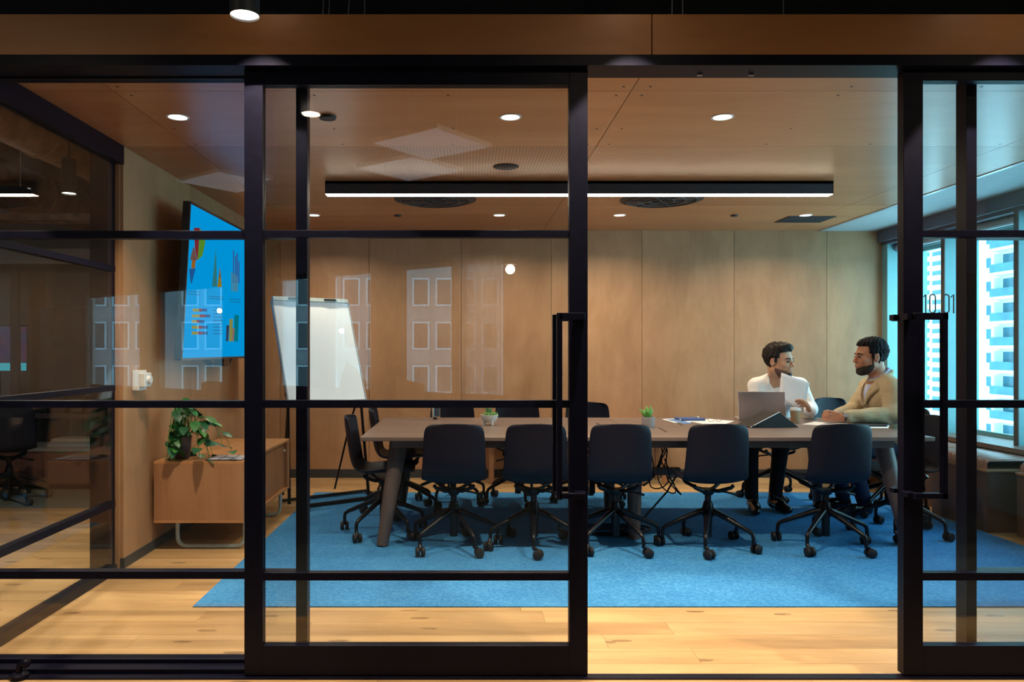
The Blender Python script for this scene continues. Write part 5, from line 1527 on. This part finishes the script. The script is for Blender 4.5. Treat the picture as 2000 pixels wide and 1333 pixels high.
for x in (-5.9, PX(27, 7.8), -3.35): B(x - 0.037, x + 0.037, 7.80, 7.86, 0.08, 2.09).build('post', M['frame'], gs)
for a, b in ((-5.863, PX(27, 7.8) - 0.037), (PX(27, 7.8) + 0.037, -3.387)): B(a, b, 7.826, 7.834, 0.08, 2.09).build('pane', M['glass'], gs)
# screen on its back wall
t = thing('office_monitor', (-5.6, 9.0, 0.98), 'wide monitor with purple desktop in the dim office', 'monitor')
B(PX(-60, 9.0), PX(54, 9.0), 9.0, 9.04, PZ(726, 9.0), PZ(634, 9.0)).build('housing', M['tv'], t)
sc2 = NT('office_screen'); em = sc2.node('ShaderNodeEmission'); em.inputs[1].default_value = 0.28
sc2.l(sc2.ramp(sc2.noise(sc2.pos((4, 1, 6)), 1.6, 2), [(0.35, (0.02, 0.10, 0.30)), (0.5, (0.12, 0.06, 0.22)), (0.65, (0.26, 0.07, 0.16))]), em.inputs[0]); sc2.l(em.outputs[0], sc2.out.inputs[0])
B(PX(-57, 9.0), PX(51.5, 9.0), 8.996, 9.0, PZ(708, 9.0), PZ(638, 9.0)).build('display', sc2.m, t)
B(PX(-57, 9.0), PX(51.5, 9.0), 8.996, 9.0, PZ(724, 9.0), PZ(709, 9.0)).build('taskbar', emit('taskbar_cyan', (0.04, 0.55, 0.62), 0.8), t)
B(-5.75, -5.55, 9.0, 9.12, 0.74, 1.1).build('stand', M['tv'], t)
t = thing('office_desk', (-5.4, 9.05, 0), 'dark desk under the office monitor', 'desk')
B(-6.6, -4.5, 8.7, 9.5, 0.70, 0.74).build('desktop', M['tableleg'], t)
for x in (-6.5, -4.6):
    for y in (8.75, 9.4): B(x, x + 0.05, y, y + 0.05, 0, 0.70).build('leg', M['chairmetal'], t)
# curtain and pin board
rows_ = [[(PX(58, 9.6) + 0.005 * j, 9.6 + 0.03 * math.sin(j * 0.9), z) for j in range(37)] for z in (0.1, 2.3)]
o = MB().grid(rows_).build('drape', plain('beige_drape', (0.30, 0.20, 0.12), 0.9), None, smooth=True); tag(o, 'beige drape beside the office monitor', 'curtain')
m_ = o.modifiers.new('solid', 'SOLIDIFY'); m_.thickness = 0.004
B(PX(78, 8.4), PX(172, 8.4), 8.4, 8.43, PZ(760, 8.4), PZ(602, 8.4)).build('pin_board', plain('pinboard_grey', (0.24, 0.21, 0.19), 0.9), None, base=True)
o = bpy.data.objects['pin_board']; tag(o, 'large grey board on a stand in the dim office', 'board')
for x in (PX(90, 8.4), PX(160, 8.4)):
    q = MB().box(x - 0.02, x + 0.02, 8.435, 8.465, 0, 1.3).box(x - 0.02, x + 0.02, 8.25, 8.62, 0, 0.03).build('stand_leg', M['chairmetal'], o)
# low cabinet with books
t = thing('low_cabinet', (-4.0, 7.35, 0), 'low dark office cabinet with reddish front', 'cabinet')
B(-4.55, -3.30, 7.10, 7.55, 0.05, 0.36).build('body', plain('cabinet_red_brown', (0.16, 0.06, 0.04), 0.6), t, bevel=0.004)
B(-4.57, -3.28, 7.08, 7.57, 0.36, 0.39).build('top_panel', plain('cabinet_top', (0.25, 0.24, 0.25), 0.5), t, bevel=0.003)
for x in (-4.5, -3.4): B(x, x + 0.05, 7.15, 7.5, 0, 0.05).build('foot', M['black'], t)
for a, b in ((-4.54, -3.93), (-3.92, -3.31)): B(a, b, 7.088, 7.10, 0.065, 0.35).build('door', plain('cabinet_door', (0.13, 0.05, 0.035), 0.55), t)
t = thing('book_stack', (-3.7, 7.3, 0.39), 'small stack of grey books on the office cabinet', 'books')
for k in range(3): B(-3.95 + 0.02 * k, -3.55 + 0.01 * k, 7.2, 7.42, 0.39 + 0.025 * k, 0.413 + 0.025 * k).build('book', plain('book_%d' % k, ((0.3, 0.32, 0.36), (0.2, 0.22, 0.26), (0.4, 0.36, 0.33))[k], 0.6), t)
# long counter behind it
t = thing('office_counter', (-4.0, 7.7, 0), 'long low shelf counter before the office glazing', 'counter')
B(-6.2, -2.6, 7.60, 7.76, 0.62, 0.66).build('worktop', M['tableleg'], t)
for x in (-6.1, -4.4, -2.7): B(x, x + 0.05, 7.62, 7.74, 0, 0.62).build('leg', M['chairmetal'], t)
# office chair
c = copy_tree(proto); c.location = (PX(18, 6.55), 6.55, 0.001); c.rotation_euler = (0, 0, 0.5); tag(c, 'dark swivel chair standing in the dim office', 'chair', 'office chairs')
# its hanging lamps and services
t = thing('pendant_can', (PX(135, 4.9), 4.9, PZ(378, 4.9)), 'brown cylinder pendant in the dim office', 'lamp', 'cylinder pendants')
can(t, PX(135, 4.9), 4.9, PZ(378, 4.9), 0.044, 3.3, 40.0)
t = thing('office_line_lamp', (-4.2, 6.1, PZ(378, 6.0)), 'short lit linear lamp hanging in the dim office', 'lamp')
zl = PZ(381, 6.0)
MB().box(PX(-120, 6.0), PX(57, 6.0), 5.97, 6.03, zl + 0.004, zl + 0.049).box(PX(-120, 6.0), PX(57, 6.0), 5.97, 5.974, zl + 0.049, zl + 0.065).box(PX(-120, 6.0), PX(57, 6.0), 6.026, 6.03, zl + 0.049, zl + 0.065).build('housing', M['lampbody'], t)
B(PX(-119, 6.0), PX(56, 6.0), 5.973, 6.027, zl - 0.004, zl + 0.004).build('diffuser', emit('office_line', (1.0, 0.85, 0.68), 7.0), t)
B(PX(-119, 6.0), PX(56, 6.0), 5.976, 6.024, zl + 0.0495, zl + 0.051).build('added_uplight', emit('added_uplight_glow', (1.0, 0.80, 0.6), 7.0), t)  # glowing strip added on top of the lamp to brighten the ducts
for x in (PX(-100, 6.0), PX(40, 6.0)): MB().cyl((x, 6.0, zl + 0.05), (x, 6.0, 3.3), 0.003, n=6).build('wire', M['silver'], t)
dm = plain('galvanised_duct', (0.34, 0.21, 0.13), 0.45, 0.3, 0.35, 8)
for i, (x, z, r) in enumerate(((-3.25, 2.92, 0.16), (-4.35, 2.85, 0.22), (-2.75, 3.08, 0.09))):
    t = thing('ventilation_duct', (x, 6.5, z), 'round metal duct under the office soffit, %s' % ('middle one', 'thickest', 'thinnest, nearest the screen')[i], 'duct', 'office ducts')
    MB().cyl((x, 3.5, z), (x, 10.5, z), r, n=24).build('duct', dm, t, smooth=40)
    for k in range(7): MB().lathe([(r, -0.02), (r + 0.012, -0.02), (r + 0.012, 0.02), (r, 0.02)], (0, 0, 0), 24)
    for k in range(7):
        y = 3.9 + k * 0.95
        P = [(x + (r + 0.004) * math.cos(q), y, z + (r + 0.004) * math.sin(q)) for q in [2 * PI * j / 24 for j in range(24)]]
        MB().tube(P, 0.010, 6, closed=True).build('flange', dm, t, smooth=True)
t = thing('cable_tray', (-3.8, 7.2, 2.52), 'metal cable tray crossing under the office soffit', 'cable tray')
for y in (7.1, 7.3): B(-6.5, -2.3, y, y + 0.012, 2.50, 2.56).build('side', dm, t)
for k in range(21): B(-6.4 + 0.2 * k, -6.37 + 0.2 * k, 7.112, 7.3, 2.502, 2.512).build('rung', dm, t)

# ------------------------------------------------------------------ outside
fw = plain('tower_white', (0.80, 0.80, 0.78), 0.8, 0, 0.03, 0.3)
fgl = plain('tower_glass', (0.03, 0.13, 0.18), 0.15, 0, 0.25, 0.8)
fbal = plain('balcony_glass', (0.045, 0.16, 0.20), 0.2, 0, 0.25, 0.8)
def tower(x, y0, y1, z0, z1, fh, mod, label, big):
    t = thing('apartment_tower', (x + 8, (y0 + y1) / 2, z0), label, 'tower')
    B(x, x + 16, y0, y1, z0, z1).build('walls', fw, t)
    if big:
        win = MB().box(-0.06, 0.0, 0, 1.45, 0.9, 2.15).mesh('window', fgl)
        door = MB().box(-0.05, 0.0, 0, 3.6, 0.05, 2.3).mesh('window', fgl)
        fin = MB().box(-1.0, 0.0, 0, 0.55, 0.95, 2.4).mesh('pier', fw)
        sl = MB().box(-1.15, 0.0, -0.15, 4.75, -0.35, 0.02).mesh('balcony_slab', fw)
        bal = MB().box(-1.13, -1.09, 0, 4.6, 0.02, 1.05).mesh('balustrade', fbal)
    else:
        win = MB().box(-0.06, 0.0, 0, 2.4, 0.8, 2.2).mesh('window', fgl)
        win2 = MB().box(-0.06, 0.0, 0, 4.4, 0.5, 1.9).mesh('window', fgl)
        sl = MB().box(-1.0, 0.0, -0.3, 5.0, -0.2, 0.3).mesh('balcony_slab', fw)
    z = z0; k = 0
    while z < z1 - fh:
        y = y0 + 0.4
        while y + mod <= y1:
            if big:
                link('balcony_slab', sl, t, Vector((x, y + 0.3, z)) - t.location)
                link('balustrade', bal, t, Vector((x, y + 0.35, z)) - t.location)
                link('window', door, t, Vector((x, y + 0.45, z)) - t.location)
                link('pier', fin, t, Vector((x, y + 4.3, z)) - t.location)
                link('window', win, t, Vector((x, y + 5.7, z)) - t.location)
            else:
                link('window', win, t, Vector((x, y + 0.4, z)) - t.location)
                link('window', win2, t, Vector((x, y + 3.6, z)) - t.location)
                link('balcony_slab', sl, t, Vector((x, y + 3.4, z)) - t.location)
            y += mod
        z += fh; k += 1
tower(67, 84.0, 107.6, -16.5, 28, 3.05, 7.75, 'white apartment tower with balconies seen through the right windows', True)
tower(150, 222, 262, -28, 62, 3.1, 9.0, 'farther white apartment tower between the two mullions', False)

# opposite building mirrored in the glass
bw = plain('brick_dark', (0.21, 0.19, 0.20), 0.9, 0, 0.12, 0.5)
wf = plain('window_surround', (0.40, 0.41, 0.45), 0.7)
t = thing('office_block', (-14, -60, -12), 'brown office block with pale window surrounds mirrored in the glass', 'building')
B(-50, 12, -62, -52, -12, 24).build('walls', bw, t)
sur = MB().box(0, 1.3, 0, 0.12, 0, 0.13).box(0, 1.3, 0, 0.12, 2.0, 2.13).box(0, 0.13, 0, 0.12, 0.13, 2.0).box(1.17, 1.3, 0, 0.12, 0.13, 2.0).mesh('window', wf)
wpn = MB().box(0.13, 1.17, 0.0, 0.03, 0.13, 2.0).mesh('pane', plain('block_glass', (0.05, 0.045, 0.045), 0.15))
for r in range(7):
    for k in range(34):
        if k % 5 == 4: continue
        w = link('window', sur, t, Vector((-48 + 1.75 * k, -52, -8.6 + 3.3 * r)) - t.location)
        link('pane', wpn, w)
